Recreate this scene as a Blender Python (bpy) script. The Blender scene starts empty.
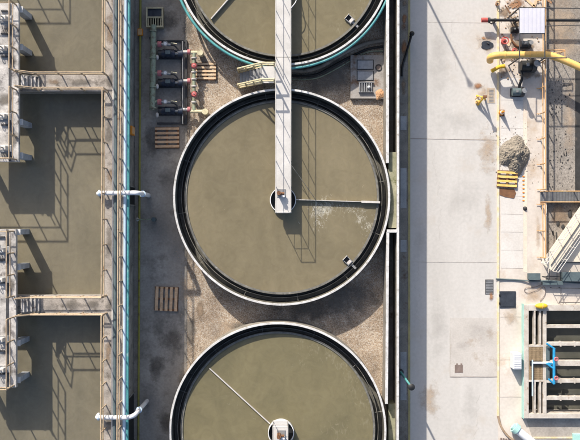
import bpy, math, random
from mathutils import Vector, Matrix, noise
random.seed(7)
R = math.radians
scn = bpy.context.scene

# ------------------------------------------------------------------ camera
HC = 43.0            # camera height above the road
F = 838.0            # focal length in photo pixels (580 wide)
cam_d = bpy.data.cameras.new('camera')
cam_d.sensor_width = 36.0
cam_d.lens = 36.0 * F / 580.0
cam_d.clip_end = 2000
cam = bpy.data.objects.new('camera', cam_d)
scn.collection.objects.link(cam)
cam.location = (0, 0, HC)
cam.rotation_euler = (0, 0, 0)
scn.camera = cam
# ------------------------------------------------------------------ world, sun, exposure
w = bpy.data.worlds.new('World'); scn.world = w; w.use_nodes = True
nt = w.node_tree
bg = nt.nodes.get('Background') or nt.nodes.new('ShaderNodeBackground')
sky = nt.nodes.new('ShaderNodeTexSky'); sky.sky_type = 'NISHITA'; sky.sun_disc = False
SUN = Vector((-0.70, 1.40, 1.0)).normalized()
sky.sun_elevation = math.asin(SUN.z)
sky.sun_rotation = math.atan2(SUN.x, SUN.y)
sky.air_density = 1.0; sky.dust_density = 3.0
nt.links.new(sky.outputs[0], bg.inputs[0]); bg.inputs[1].default_value = 0.14
sd = bpy.data.lights.new('sun', 'SUN'); sd.energy = 5.0; sd.angle = R(0.8); sd.color = (1.0, 0.915, 0.80)
so = bpy.data.objects.new('sun', sd); scn.collection.objects.link(so)
so.rotation_euler = SUN.to_track_quat('Z', 'Y').to_euler(); so.location = (-14, 28, 30)
scn.view_settings.view_transform = 'Standard'; scn.view_settings.look = 'None'
scn.view_settings.exposure = 0.47; scn.view_settings.gamma = 1.0
scn.view_settings.use_curve_mapping = False

# ------------------------------------------------------------------ helpers
COL = scn.collection
def P(px, py, z=0.0):
    k = (HC - z) / F
    return Vector(((px - 290) * k, (220 - py) * k, z))
def X(px, z): return (px - 290) * (HC - z) / F
def Y(py, z): return (220 - py) * (HC - z) / F
WO = {}
class MB:
    def __init__(s, xf=None): s.v = []; s.f = []; s.xf = xf
    def add(s, vs, fs):
        n = len(s.v)
        for v in vs:
            v = Vector(v); s.v.append(s.xf @ v if s.xf else v)
        s.f += [tuple(i + n for i in f) for f in fs]; return s
    def box(s, x0, x1, y0, y1, z0, z1):
        if x0 > x1: x0, x1 = x1, x0
        if y0 > y1: y0, y1 = y1, y0
        return s.add([(x0,y0,z0),(x1,y0,z0),(x1,y1,z0),(x0,y1,z0),(x0,y0,z1),(x1,y0,z1),(x1,y1,z1),(x0,y1,z1)],
              [(0,3,2,1),(4,5,6,7),(0,1,5,4),(1,2,6,5),(2,3,7,6),(3,0,4,7)])
    def prism(s, pts, z0, z1):
        a = sum(pts[i][0]*pts[(i+1)%len(pts)][1]-pts[(i+1)%len(pts)][0]*pts[i][1] for i in range(len(pts)))
        if a < 0: pts = list(reversed(pts))
        n = len(pts)
        vs = [(p[0],p[1],z0) for p in pts] + [(p[0],p[1],z1) for p in pts]
        fs = [tuple(range(n-1,-1,-1)), tuple(range(n,2*n))] + [(i,(i+1)%n,(i+1)%n+n,i+n) for i in range(n)]
        return s.add(vs, fs)
    def tube(s, path, r, n=10, cap=True, r1=None):
        path = [Vector(p) for p in path]; m = len(path); vs = []; up = None
        for i, p in enumerate(path):
            t = (path[min(i+1,m-1)] - path[max(i-1,0)])
            if t.length < 1e-9: t = Vector((0,0,1))
            t.normalize()
            if up is None:
                up = Vector((0,0,1)) if abs(t.z) < 0.9 else Vector((1,0,0))
            u = (up - t*up.dot(t)).normalized(); up = u; w_ = t.cross(u)
            rr = r if r1 is None else r + (r1-r)*i/(m-1)
            for k in range(n):
                a = 2*math.pi*k/n
                vs.append(p + (u*math.cos(a) + w_*math.sin(a))*rr)
        fs = []
        for i in range(m-1):
            for k in range(n):
                a = i*n+k; b = i*n+(k+1)%n
                fs.append((a, b, b+n, a+n))
        if cap: fs += [tuple(range(n-1,-1,-1)), tuple(range((m-1)*n, m*n))]
        return s.add(vs, fs)
    def cyl(s, c, r, z0, z1, n=24, r1=None):
        r1 = r if r1 is None else r1
        vs = [(c[0]+r*math.cos(2*math.pi*k/n), c[1]+r*math.sin(2*math.pi*k/n), z0) for k in range(n)]
        vs += [(c[0]+r1*math.cos(2*math.pi*k/n), c[1]+r1*math.sin(2*math.pi*k/n), z1) for k in range(n)]
        return s.add(vs, [tuple(range(n-1,-1,-1)), tuple(range(n,2*n))] + [(k,(k+1)%n,(k+1)%n+n,k+n) for k in range(n)])
    def ring(s, c, r0, r1, z0, z1, n=160, a0=0.0, a1=2*math.pi):
        full = abs(a1-a0-2*math.pi) < 1e-6
        m = n if full else n+1; vs = []
        for k in range(m):
            a = a0+(a1-a0)*k/n; ca, sa = math.cos(a), math.sin(a)
            vs += [(c[0]+r0*ca,c[1]+r0*sa,z0),(c[0]+r1*ca,c[1]+r1*sa,z0),(c[0]+r1*ca,c[1]+r1*sa,z1),(c[0]+r0*ca,c[1]+r0*sa,z1)]
        fs = []
        for k in range(n):
            a = 4*k; b = 4*((k+1)%m)
            fs += [(a,b,b+1,a+1),(a+1,b+1,b+2,a+2),(a+2,b+2,b+3,a+3),(a+3,b+3,b,a)]
        if not full:
            e = 4*n; fs += [(0,1,2,3),(e+3,e+2,e+1,e)]
        return s.add(vs, fs)
    def sphere(s, c, r, n=14, m=8, sc=(1,1,1)):
        vs = []; fs = []
        for i in range(m+1):
            th = math.pi*i/m
            for k in range(n):
                a = 2*math.pi*k/n
                vs.append((c[0]+r*sc[0]*math.sin(th)*math.cos(a), c[1]+r*sc[1]*math.sin(th)*math.sin(a), c[2]+r*sc[2]*math.cos(th)))
        for i in range(m):
            for k in range(n):
                a = i*n+k; b = i*n+(k+1)%n; fs.append((a, a+n, b+n, b))
        return s.add(vs, fs)
    def torus(s, c, R_, r, n=20, m=8, axis='z'):
        vs = []; fs = []
        for i in range(n):
            a = 2*math.pi*i/n
            for k in range(m):
                b = 2*math.pi*k/m; q = R_+r*math.cos(b)
                p = (q*math.cos(a), q*math.sin(a), r*math.sin(b))
                if axis == 'x': p = (p[2], p[0], p[1])
                if axis == 'y': p = (p[0], p[2], p[1])
                vs.append((c[0]+p[0], c[1]+p[1], c[2]+p[2]))
        for i in range(n):
            for k in range(m):
                fs.append((i*m+k, ((i+1)%n)*m+k, ((i+1)%n)*m+(k+1)%m, i*m+(k+1)%m))
        return s.add(vs, fs)
    def build(s, name, mat, parent=None, bevel=0.0, smooth=False, origin=None):
        me = bpy.data.meshes.new(name)
        if parent is not None: o0 = origin or WO[parent.name]
        else:
            if origin is None:
                xs=[v.x for v in s.v]; ys=[v.y for v in s.v]; zs=[v.z for v in s.v]
                origin = Vector(((min(xs)+max(xs))/2,(min(ys)+max(ys))/2,min(zs)))
            o0 = Vector(origin)
        me.from_pydata([tuple(v-o0) for v in s.v], [], s.f); me.update()
        me.materials.append(mat)
        o = bpy.data.objects.new(name, me); COL.objects.link(o)
        if parent is not None:
            o.parent = parent; o.location = o0 - WO[parent.name]
        else: o.location = o0
        WO[o.name] = Vector(o0)
        if smooth:
            me.polygons.foreach_set('use_smooth', [True]*len(me.polygons))
            try: me.set_sharp_from_angle(angle=R(40))
            except Exception: pass
        if bevel > 0:
            b = o.modifiers.new('bevel','BEVEL'); b.width = bevel; b.segments = 2; b.limit_method = 'ANGLE'
        return o
def thing(name, loc, label, cat, group=None):
    o = bpy.data.objects.new(name, None); COL.objects.link(o); o.location = loc
    o.empty_display_size = 0.2; WO[o.name] = Vector(loc)
    o['label'] = label; o['category'] = cat
    if group: o['group'] = group
    return o
def tag(o, label, cat, group=None):
    o['label'] = label; o['category'] = cat
    if group: o['group'] = group
    return o
def struct(o): o['kind'] = 'structure'; return o
def bez(pts, n=8):
    """Catmull-Rom through points"""
    pts = [Vector(p) for p in pts]; out = []
    for i in range(len(pts)-1):
        p0 = pts[max(i-1,0)]; p1 = pts[i]; p2 = pts[i+1]; p3 = pts[min(i+2,len(pts)-1)]
        for k in range(n):
            t = k/n
            out.append(0.5*((2*p1)+(p2-p0)*t+(2*p0-5*p1+4*p2-p3)*t*t+(3*p1-p0-3*p2+p3)*t**3))
    out.append(pts[-1]); return out

# ------------------------------------------------------------------ materials
def nodes(name):
    m = bpy.data.materials.new(name); m.use_nodes = True
    n = m.node_tree; return m, n, n.nodes['Principled BSDF'], n.links
def rgba(c): return (c[0], c[1], c[2], 1)
def mk(name, c1, c2=None, scale=2.0, rough=0.8, bump=0.0, bscale=None, metal=0.0, spots=None, spot_scale=1.0, spot_at=(0.55,0.7),
       streak=None, fine=0.15, spec=0.3):
    """base colour varies between c1 and c2 by broad and fine noise; optional spots of a third colour"""
    m, n, b, L = nodes(name)
    c2 = c2 or tuple(x*0.75 for x in c1)
    geo = n.nodes.new('ShaderNodeNewGeometry'); pos = geo.outputs['Position']
    if streak:
        mp = n.nodes.new('ShaderNodeMapping'); mp.inputs['Scale'].default_value = streak
        L.new(pos, mp.inputs[0]); spos = mp.outputs[0]
    else: spos = pos
    n1 = n.nodes.new('ShaderNodeTexNoise'); n1.inputs['Scale'].default_value = scale; n1.inputs['Detail'].default_value = 8
    n1.inputs['Roughness'].default_value = 0.62; L.new(spos, n1.inputs['Vector'])
    cr = n.nodes.new('ShaderNodeValToRGB'); cr.color_ramp.elements[0].position = 0.33; cr.color_ramp.elements[1].position = 0.68
    cr.color_ramp.elements[0].color = rgba(c2); cr.color_ramp.elements[1].color = rgba(c1)
    L.new(n1.outputs['Fac'], cr.inputs[0]); col = cr.outputs[0]
    if fine:
        n2 = n.nodes.new('ShaderNodeTexNoise'); n2.inputs['Scale'].default_value = scale*14; n2.inputs['Detail'].default_value = 4
        L.new(pos, n2.inputs['Vector'])
        mr = n.nodes.new('ShaderNodeMapRange'); mr.inputs[1].default_value = 0.25; mr.inputs[2].default_value = 0.75
        mr.inputs[3].default_value = 1-fine; mr.inputs[4].default_value = 1+fine
        L.new(n2.outputs['Fac'], mr.inputs[0])
        mx = n.nodes.new('ShaderNodeVectorMath'); mx.operation = 'SCALE'
        L.new(col, mx.inputs[0]); L.new(mr.outputs[0], mx.inputs['Scale']); col = mx.outputs[0]
    if spots:
        n3 = n.nodes.new('ShaderNodeTexNoise'); n3.inputs['Scale'].default_value = spot_scale; n3.inputs['Detail'].default_value = 6
        n3.inputs['Roughness'].default_value = 0.7
        mp3 = n.nodes.new('ShaderNodeMapping'); mp3.inputs['Location'].default_value = (13.7, 5.1, 3.3); L.new(pos, mp3.inputs[0]); L.new(mp3.outputs[0], n3.inputs['Vector'])
        m3 = n.nodes.new('ShaderNodeMapRange'); m3.inputs[1].default_value = spot_at[0]; m3.inputs[2].default_value = spot_at[1]
        L.new(n3.outputs['Fac'], m3.inputs[0])
        mm = n.nodes.new('ShaderNodeMix'); mm.data_type = 'RGBA'; mm.inputs[7].default_value = rgba(spots)
        L.new(m3.outputs[0], mm.inputs[0]); L.new(col, mm.inputs[6]); col = mm.outputs[2]
    L.new(col, b.inputs['Base Color'])
    b.inputs['Roughness'].default_value = rough; b.inputs['Metallic'].default_value = metal
    b.inputs['Specular IOR Level'].default_value = spec
    if bump:
        nb = n.nodes.new('ShaderNodeTexNoise'); nb.inputs['Scale'].default_value = bscale or scale*10; nb.inputs['Detail'].default_value = 6
        L.new(pos, nb.inputs['Vector'])
        bp = n.nodes.new('ShaderNodeBump'); bp.inputs['Strength'].default_value = 1.0; bp.inputs['Distance'].default_value = bump
        L.new(nb.outputs['Fac'], bp.inputs['Height']); L.new(bp.outputs[0], b.inputs['Normal'])
    return m
M = {}
M['earth'] = mk('earth', (0.24,0.21,0.17), (0.17,0.15,0.12), 0.3, 0.95)
M['road'] = mk('road_concrete', (0.50,0.485,0.465), (0.44,0.425,0.405), 0.45, 0.85, 0.003, 30, spots=(0.44,0.405,0.365), spot_scale=0.5, spot_at=(0.56,0.74), fine=0.06, streak=(1.4,0.35,1))
M['slab'] = mk('slab_concrete', (0.485,0.46,0.432), (0.42,0.395,0.368), 0.9, 0.85, 0.003, 30, spots=(0.34,0.29,0.24), spot_scale=1.1, fine=0.07)
M['pavement'] = mk('pavement_concrete', (0.57,0.53,0.485), (0.46,0.415,0.37), 0.5, 0.85, 0.003, 26, spots=(0.40,0.31,0.225), spot_scale=0.55, spot_at=(0.55,0.75), fine=0.07)
M['paving_pale'] = mk('pale_paving', (0.57,0.55,0.525), (0.49,0.47,0.445), 0.8, 0.85, 0.002, 26, fine=0.07, spots=(0.46,0.41,0.36), spot_scale=1.3, spot_at=(0.56,0.75))
M['gutter'] = mk('gutter_concrete', (0.66,0.58,0.49), (0.56,0.48,0.40), 1.2, 0.9, fine=0.1)
M['joint'] = mk('joint_filler', (0.24,0.21,0.185), (0.36,0.32,0.29), 3.0, 0.95)
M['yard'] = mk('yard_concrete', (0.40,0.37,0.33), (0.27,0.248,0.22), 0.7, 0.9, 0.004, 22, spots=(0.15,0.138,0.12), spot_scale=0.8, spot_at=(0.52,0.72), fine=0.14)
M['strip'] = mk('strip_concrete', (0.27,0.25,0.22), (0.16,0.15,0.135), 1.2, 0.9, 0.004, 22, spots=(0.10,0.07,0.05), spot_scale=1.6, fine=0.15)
M['pad'] = mk('pad_concrete', (0.36,0.34,0.32), (0.25,0.235,0.22), 1.6, 0.85, 0.003, 30, spots=(0.16,0.10,0.065), spot_scale=1.4, spot_at=(0.55,0.68))
M['moss'] = mk('mossy_concrete', (0.34,0.33,0.24), (0.20,0.205,0.13), 1.6, 0.95, 0.004, 22, spots=(0.12,0.13,0.06), spot_scale=2.5)
M['deck'] = mk('weathered_deck_concrete', (0.37,0.335,0.30), (0.20,0.182,0.163), 1.6, 0.9, 0.006, 24, spots=(0.12,0.105,0.09), spot_scale=2.4, spot_at=(0.54,0.68), fine=0.22)
M['deck_pale'] = mk('pale_platform_concrete', (0.52,0.50,0.48), (0.24,0.23,0.22), 2.2, 0.9, 0.006, 24, spots=(0.11,0.10,0.10), spot_scale=2.6, spot_at=(0.52,0.66), fine=0.2)
M['wall'] = mk('stained_wall_concrete', (0.30,0.28,0.25), (0.16,0.15,0.13), 1.5, 0.9, 0.005, 20, spots=(0.06,0.06,0.05), spot_scale=2.2)
M['pier'] = mk('blue_grey_pier_concrete', (0.40,0.43,0.47), (0.26,0.28,0.31), 3.0, 0.85, fine=0.2)
M['coping'] = mk('white_coping', (0.60,0.60,0.60), (0.42,0.42,0.415), 2.5, 0.7, spots=(0.24,0.215,0.18), spot_scale=4.5, spot_at=(0.53,0.72), fine=0.12)
M['launder'] = mk('wet_algae_concrete', (0.17,0.16,0.135), (0.075,0.075,0.065), 2.2, 0.4, 0.01, 30, spots=(0.26,0.255,0.22), spot_scale=7, spot_at=(0.60,0.70), fine=0.3)
M['weir'] = mk('weir_concrete', (0.19,0.185,0.165), (0.09,0.09,0.085), 4.0, 0.7, spots=(0.30,0.29,0.27), spot_scale=5, spot_at=(0.58,0.7))
M['white_paint'] = mk('white_paint', (0.70,0.71,0.73), (0.58,0.59,0.61), 3.0, 0.45, fine=0.04, spots=(0.5,0.46,0.4), spot_scale=4, spot_at=(0.66,0.8))
M['bridge'] = mk('bridge_deck_paint', (0.54,0.53,0.515), (0.44,0.43,0.415), 1.6, 0.6, fine=0.06, spots=(0.36,0.33,0.30), spot_scale=2.2, spot_at=(0.6,0.8))
M['girder'] = mk('girder_paint', (0.45,0.44,0.42), (0.32,0.31,0.29), 2.0, 0.6)
M['grey_metal'] = mk('galvanised_steel', (0.36,0.365,0.37), (0.24,0.245,0.25), 4.0, 0.45, metal=0.5)
M['dark_metal'] = mk('dark_steel', (0.07,0.07,0.072), (0.035,0.036,0.04), 5.0, 0.5, metal=0.2)
M['rail_tan'] = mk('faded_yellow_rail_paint', (0.46,0.365,0.25), (0.33,0.25,0.175), 3.0, 0.6, spots=(0.20,0.11,0.06), spot_scale=4, fine=0.1)
M['rail_orange'] = mk('orange_rail_paint', (0.60,0.39,0.19), (0.44,0.25,0.12), 2.0, 0.6, spots=(0.5,0.4,0.32), spot_scale=3)
M['rail_grey'] = mk('pale_rail_paint', (0.55,0.53,0.50), (0.42,0.40,0.38), 3.0, 0.5)
M['teal'] = mk('teal_paint', (0.10,0.34,0.34), (0.07,0.25,0.26), 2.5, 0.5, spots=(0.25,0.42,0.40), spot_scale=3)
M['pale_teal'] = mk('pale_teal_paint', (0.38,0.60,0.56), (0.28,0.50,0.46), 2.5, 0.5)
M['pale_blue'] = mk('pale_blue_paint', (0.50,0.62,0.74), (0.40,0.52,0.64), 2.5, 0.45, fine=0.05)
M['blue'] = mk('bright_blue_paint', (0.03,0.30,0.55), (0.02,0.20,0.40), 4.0, 0.45)
M['motor'] = mk('navy_motor_paint', (0.03,0.045,0.08), (0.018,0.026,0.04), 6.0, 0.5, spots=(0.10,0.085,0.07), spot_scale=7, fine=0.25)
M['red'] = mk('faded_red_paint', (0.50,0.10,0.09), (0.34,0.06,0.05), 5.0, 0.5)
M['pink'] = mk('pinkish_valve_paint', (0.48,0.17,0.19), (0.33,0.11,0.12), 7.0, 0.6, spots=(0.16,0.09,0.06), spot_scale=8, fine=0.25)
M['green_pipe'] = mk('grey_green_pipe_paint', (0.30,0.34,0.25), (0.21,0.25,0.18), 3.0, 0.5, spots=(0.14,0.11,0.075), spot_scale=6, spot_at=(0.5,0.65), fine=0.25)
M['olive_pipe'] = mk('olive_yellow_pipe_paint', (0.33,0.30,0.06), (0.22,0.21,0.05), 2.0, 0.5, spots=(0.15,0.10,0.05), spot_scale=3)
M['cream'] = mk('cream_paint', (0.58,0.55,0.38), (0.42,0.38,0.25), 4.0, 0.6, spots=(0.22,0.17,0.10), spot_scale=7)
M['orange'] = mk('orange_plastic', (0.75,0.28,0.03), (0.55,0.18,0.02), 4.0, 0.5)
M['yellow'] = mk('yellow_paint', (0.76,0.49,0.16), (0.62,0.37,0.11), 2.0, 0.5, spots=(0.35,0.22,0.10), spot_scale=4, spot_at=(0.6,0.72))
M['yellow_bright'] = mk('bright_yellow_plastic', (0.80,0.50,0.03), (0.62,0.36,0.03), 6.0, 0.5, spots=(0.30,0.18,0.06), spot_scale=7)
M['yellow_stair'] = mk('pale_yellow_stair_paint', (0.60,0.54,0.36), (0.42,0.36,0.23), 4.0, 0.6, spots=(0.30,0.22,0.12), spot_scale=6)
M['line'] = mk('worn_yellow_line_paint', (0.62,0.49,0.25), (0.56,0.48,0.34), 1.6, 0.8, spots=(0.58,0.53,0.46), spot_scale=2.5, spot_at=(0.48,0.6))
M['olive_kerb'] = mk('olive_kerb_paint', (0.42,0.36,0.17), (0.28,0.25,0.14), 2.0, 0.8)
M['wood'] = mk('pallet_wood', (0.72,0.50,0.32), (0.50,0.32,0.19), 6.0, 0.8, streak=(1,1,1), fine=0.15)
M['wood_pale'] = mk('pale_pallet_wood', (0.66,0.52,0.36), (0.46,0.33,0.21), 6.0, 0.8, fine=0.15)
M['wood_dark'] = mk('brown_board', (0.20,0.10,0.05), (0.12,0.06,0.035), 5.0, 0.8)
M['yellow_wood'] = mk('yellow_painted_wood', (0.78,0.54,0.18), (0.60,0.38,0.10), 5.0, 0.7)
M['sand_pile'] = mk('grey_sand', (0.27,0.24,0.20), (0.19,0.168,0.138), 5.0, 1.0, 0.015, 45, fine=0.35)
M['sand_orange'] = mk('orange_sand', (0.52,0.32,0.18), (0.40,0.23,0.13), 4.0, 1.0, 0.02, 30, fine=0.2)
M['canopy'] = mk('white_sheet_metal', (0.54,0.54,0.60), (0.46,0.46,0.53), 1.5, 0.5, fine=0.03)
M['cream_roof'] = mk('cream_roof_sheet', (0.66,0.585,0.48), (0.60,0.53,0.43), 0.8, 0.7, fine=0.04)
M['basin_floor'] = mk('sludge_bed', (0.30,0.272,0.24), (0.20,0.18,0.158), 1.0, 0.95, 0.010, 18, spots=(0.09,0.08,0.07), spot_scale=9, spot_at=(0.54,0.66), fine=0.3)
M['rust_dirt'] = mk('rusty_dirt', (0.40,0.235,0.135), (0.24,0.13,0.075), 3.0, 1.0, 0.01, 20, fine=0.25)
M['dirt'] = mk('brown_dirt', (0.36,0.27,0.19), (0.24,0.17,0.115), 2.0, 1.0, 0.01, 20, fine=0.25)
M['black'] = mk('black_rubber', (0.025,0.026,0.028), (0.014,0.015,0.016), 5.0, 0.5)
M['dark_cover'] = mk('dark_steel_cover', (0.05,0.06,0.075), (0.025,0.03,0.04), 3.0, 0.5, metal=0.2)
M['manhole'] = mk('cast_iron_cover', (0.22,0.17,0.15), (0.15,0.115,0.10), 5.0, 0.7)
M['blue_grey'] = mk('blue_grey_cabinet_paint', (0.10,0.135,0.145), (0.07,0.095,0.105), 3.0, 0.6)
M['grate_tan'] = mk('tan_grating', (0.36,0.27,0.17), (0.25,0.185,0.115), 5.0, 0.7)
M['near_black'] = mk('near_black_fill', (0.05,0.05,0.05), (0.03,0.03,0.03), 3.0, 0.9)

def decal_mat(name, c1, c2, soft=0.5, amt=1.0, nscale=2.2):
    m = mk(name, c1, c2, 3.0, 1.0, fine=0.25); n = m.node_tree; L = n.links; b = n.nodes['Principled BSDF']
    tc = n.nodes.new('ShaderNodeTexCoord'); d = n.nodes.new('ShaderNodeVectorMath'); d.operation = 'DISTANCE'; d.inputs[1].default_value = (0.5,0.5,0.5)
    mpz = n.nodes.new('ShaderNodeMapping'); mpz.inputs['Scale'].default_value = (1,1,0); mpz.inputs['Location'].default_value = (0,0,0.5)
    L.new(tc.outputs['Generated'], mpz.inputs[0]); L.new(mpz.outputs[0], d.inputs[0])
    ns = n.nodes.new('ShaderNodeTexNoise'); ns.inputs['Scale'].default_value = nscale; ns.inputs['Detail'].default_value = 9; ns.inputs['Roughness'].default_value = 0.72
    geo = n.nodes.new('ShaderNodeNewGeometry'); L.new(geo.outputs['Position'], ns.inputs['Vector'])
    a = n.nodes.new('ShaderNodeMath'); a.operation = 'MULTIPLY_ADD'; L.new(ns.outputs['Fac'], a.inputs[0]); a.inputs[1].default_value = 1.5; a.inputs[2].default_value = -0.40
    q = n.nodes.new('ShaderNodeMath'); q.operation = 'MULTIPLY_ADD'; L.new(d.outputs['Value'], q.inputs[0]); q.inputs[1].default_value = -1.45; L.new(a.outputs[0], q.inputs[2])
    mr = n.nodes.new('ShaderNodeMapRange'); mr.inputs[1].default_value = -0.12; mr.inputs[2].default_value = -0.12+soft; mr.inputs[4].default_value = amt; L.new(q.outputs[0], mr.inputs[0])
    L.new(mr.outputs[0], b.inputs['Alpha']); return m
def decal(cx, cy, rx, ry, z, mat, k=0):
    p = P(cx, cy, z)
    return struct(MB().add([(p.x-rx,p.y-ry,z),(p.x+rx,p.y-ry,z),(p.x+rx,p.y+ry,z),(p.x-rx,p.y+ry,z)],[(0,1,2,3)]).build('dirt_patch', mat))
D = {'rust_dirt': decal_mat('rust_stain', (0.36,0.20,0.11), (0.22,0.11,0.06), 0.35), 'dirt': decal_mat('dirt_stain', (0.30,0.23,0.165), (0.19,0.14,0.10), 0.45),
     'gutter': decal_mat('tan_stain', (0.50,0.40,0.30), (0.40,0.31,0.23), 0.6, 0.8), 'dark': decal_mat('damp_stain', (0.19,0.172,0.15), (0.13,0.118,0.103), 0.5, 0.9, 1.2),
     'grey': decal_mat('grey_stain', (0.33,0.31,0.29), (0.26,0.245,0.23), 0.9, 0.28, 1.5), 'pale': decal_mat('pale_dust', (0.34,0.33,0.32), (0.26,0.255,0.25), 0.7, 0.5, 1.4)}
# gravel: light and dark pebbles
def gravel():
    m, n, b, L = nodes('pinkish_gravel')
    geo = n.nodes.new('ShaderNodeNewGeometry')
    vo = n.nodes.new('ShaderNodeTexVoronoi'); vo.inputs['Scale'].default_value = 30; L.new(geo.outputs['Position'], vo.inputs['Vector'])
    sep = n.nodes.new('ShaderNodeSeparateColor'); L.new(vo.outputs['Color'], sep.inputs[0])
    cr = n.nodes.new('ShaderNodeValToRGB'); e = cr.color_ramp.elements
    e[0].position = 0.0; e[0].color = (0.22,0.18,0.145,1); e[1].position = 1.0; e[1].color = (0.54,0.51,0.46,1)
    q = e.new(0.35); q.color = (0.37,0.285,0.205,1); q = e.new(0.7); q.color = (0.44,0.375,0.30,1)
    L.new(sep.outputs[0], cr.inputs[0])
    n1 = n.nodes.new('ShaderNodeTexNoise'); n1.inputs['Scale'].default_value = 0.9; n1.inputs['Detail'].default_value = 6; L.new(geo.outputs['Position'], n1.inputs['Vector'])
    mr = n.nodes.new('ShaderNodeMapRange'); mr.inputs[1].default_value = 0.35; mr.inputs[2].default_value = 0.68; L.new(n1.outputs['Fac'], mr.inputs[0])
    mm = n.nodes.new('ShaderNodeMix'); mm.data_type = 'RGBA'; mm.blend_type = 'MULTIPLY'
    mm.inputs[7].default_value = (0.60,0.58,0.57,1); L.new(mr.outputs[0], mm.inputs[0]); L.new(cr.outputs[0], mm.inputs[6])
    L.new(mm.outputs[2], b.inputs['Base Color']); b.inputs['Roughness'].default_value = 0.95; b.inputs['Specular IOR Level'].default_value = 0.15
    bp = n.nodes.new('ShaderNodeBump'); bp.inputs['Distance'].default_value = 0.008; bp.invert = True
    L.new(vo.outputs['Distance'], bp.inputs['Height']); L.new(bp.outputs[0], b.inputs['Normal'])
    return m
M['gravel'] = gravel()
def water(name, c1, c2, centre=None, scum=None, sss=0.12):
    """murky water: soft colour patches, faint ripples; scum = list of (x, y, sigma, amount) froth patches floating on it"""
    m, n, b, L = nodes(name)
    geo = n.nodes.new('ShaderNodeNewGeometry'); pos = geo.outputs['Position']
    mp = n.nodes.new('ShaderNodeMapping'); mp.inputs['Rotation'].default_value = (0,0,0.7); mp.inputs['Scale'].default_value = (1,0.5,1); L.new(pos, mp.inputs[0])
    n1 = n.nodes.new('ShaderNodeTexNoise'); n1.inputs['Scale'].default_value = 0.4; n1.inputs['Detail'].default_value = 7
    n1.inputs['Roughness'].default_value = 0.6; n1.inputs['Distortion'].default_value = 0.8; L.new(mp.outputs[0], n1.inputs['Vector'])
    cr = n.nodes.new('ShaderNodeValToRGB'); cr.color_ramp.elements[0].position = 0.35; cr.color_ramp.elements[1].position = 0.68
    cr.color_ramp.elements[0].color = rgba(c2); cr.color_ramp.elements[1].color = rgba(c1); L.new(n1.outputs['Fac'], cr.inputs[0])
    n4 = n.nodes.new('ShaderNodeTexNoise'); n4.inputs['Scale'].default_value = 1.7; n4.inputs['Detail'].default_value = 9; n4.inputs['Roughness'].default_value = 0.7; n4.inputs['Distortion'].default_value = 1.6
    L.new(pos, n4.inputs['Vector'])
    m4 = n.nodes.new('ShaderNodeMapRange'); m4.inputs[1].default_value = 0.3; m4.inputs[2].default_value = 0.7; m4.inputs[3].default_value = 0.90; m4.inputs[4].default_value = 1.09
    L.new(n4.outputs['Fac'], m4.inputs[0]); v4 = n.nodes.new('ShaderNodeVectorMath'); v4.operation = 'SCALE'
    L.new(cr.outputs[0], v4.inputs[0]); L.new(m4.outputs[0], v4.inputs['Scale']); col = v4.outputs[0]
    nf = n.nodes.new('ShaderNodeTexNoise'); nf.inputs['Scale'].default_value = 9; nf.inputs['Detail'].default_value = 8; nf.inputs['Roughness'].default_value = 0.75
    nf.inputs['Distortion'].default_value = 1.0
    L.new(pos, nf.inputs['Vector'])
    # tiny floating specks
    m0 = n.nodes.new('ShaderNodeMapRange'); m0.inputs[1].default_value = 0.65; m0.inputs[2].default_value = 0.74; m0.inputs[4].default_value = 0.45
    L.new(nf.outputs['Fac'], m0.inputs[0])
    mx0 = n.nodes.new('ShaderNodeMix'); mx0.data_type = 'RGBA'; mx0.inputs[7].default_value = (0.35,0.33,0.26,1)
    L.new(m0.outputs[0], mx0.inputs[0]); L.new(col, mx0.inputs[6]); col = mx0.outputs[2]
    ff = n.nodes.new('ShaderNodeTexNoise'); ff.inputs['Scale'].default_value = 4.5; ff.inputs['Detail'].default_value = 10; ff.inputs['Roughness'].default_value = 0.68
    ff.inputs['Distortion'].default_value = 1.8; L.new(mp.outputs[0], ff.inputs['Vector'])
    for (x, y, sg, amt, colr) in (scum or []):
        d = n.nodes.new('ShaderNodeVectorMath'); d.operation = 'DISTANCE'; L.new(pos, d.inputs[0]); d.inputs[1].default_value = (x, y, 2.0)
        mr = n.nodes.new('ShaderNodeMapRange'); mr.inputs[1].default_value = 0.0; mr.inputs[2].default_value = sg
        mr.inputs[3].default_value = amt; mr.inputs[4].default_value = -0.13; L.new(d.outputs['Value'], mr.inputs[0])
        ad = n.nodes.new('ShaderNodeMath'); ad.operation = 'ADD'; L.new(mr.outputs[0], ad.inputs[0]); L.new(ff.outputs['Fac'], ad.inputs[1])
        th = n.nodes.new('ShaderNodeMapRange'); th.inputs[1].default_value = 0.56; th.inputs[2].default_value = 0.80; th.inputs[4].default_value = 0.85; L.new(ad.outputs[0], th.inputs[0])
        mx = n.nodes.new('ShaderNodeMix'); mx.data_type = 'RGBA'; mx.inputs[7].default_value = rgba(colr)
        L.new(th.outputs[0], mx.inputs[0]); L.new(col, mx.inputs[6]); col = mx.outputs[2]
    L.new(col, b.inputs['Base Color']); b.inputs['Roughness'].default_value = 0.12; b.inputs['IOR'].default_value = 1.33
    b.inputs['Specular IOR Level'].default_value = 0.5
    b.inputs['Subsurface Weight'].default_value = 0.7; b.inputs['Subsurface Radius'].default_value = (1.0,0.9,0.6); b.inputs['Subsurface Scale'].default_value = sss
    nb = n.nodes.new('ShaderNodeTexNoise'); nb.inputs['Scale'].default_value = 5; nb.inputs['Detail'].default_value = 4; L.new(pos, nb.inputs['Vector'])
    bp = n.nodes.new('ShaderNodeBump'); bp.inputs['Distance'].default_value = 0.004; L.new(nb.outputs['Fac'], bp.inputs['Height']); L.new(bp.outputs[0], b.inputs['Normal'])
    return m

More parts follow.
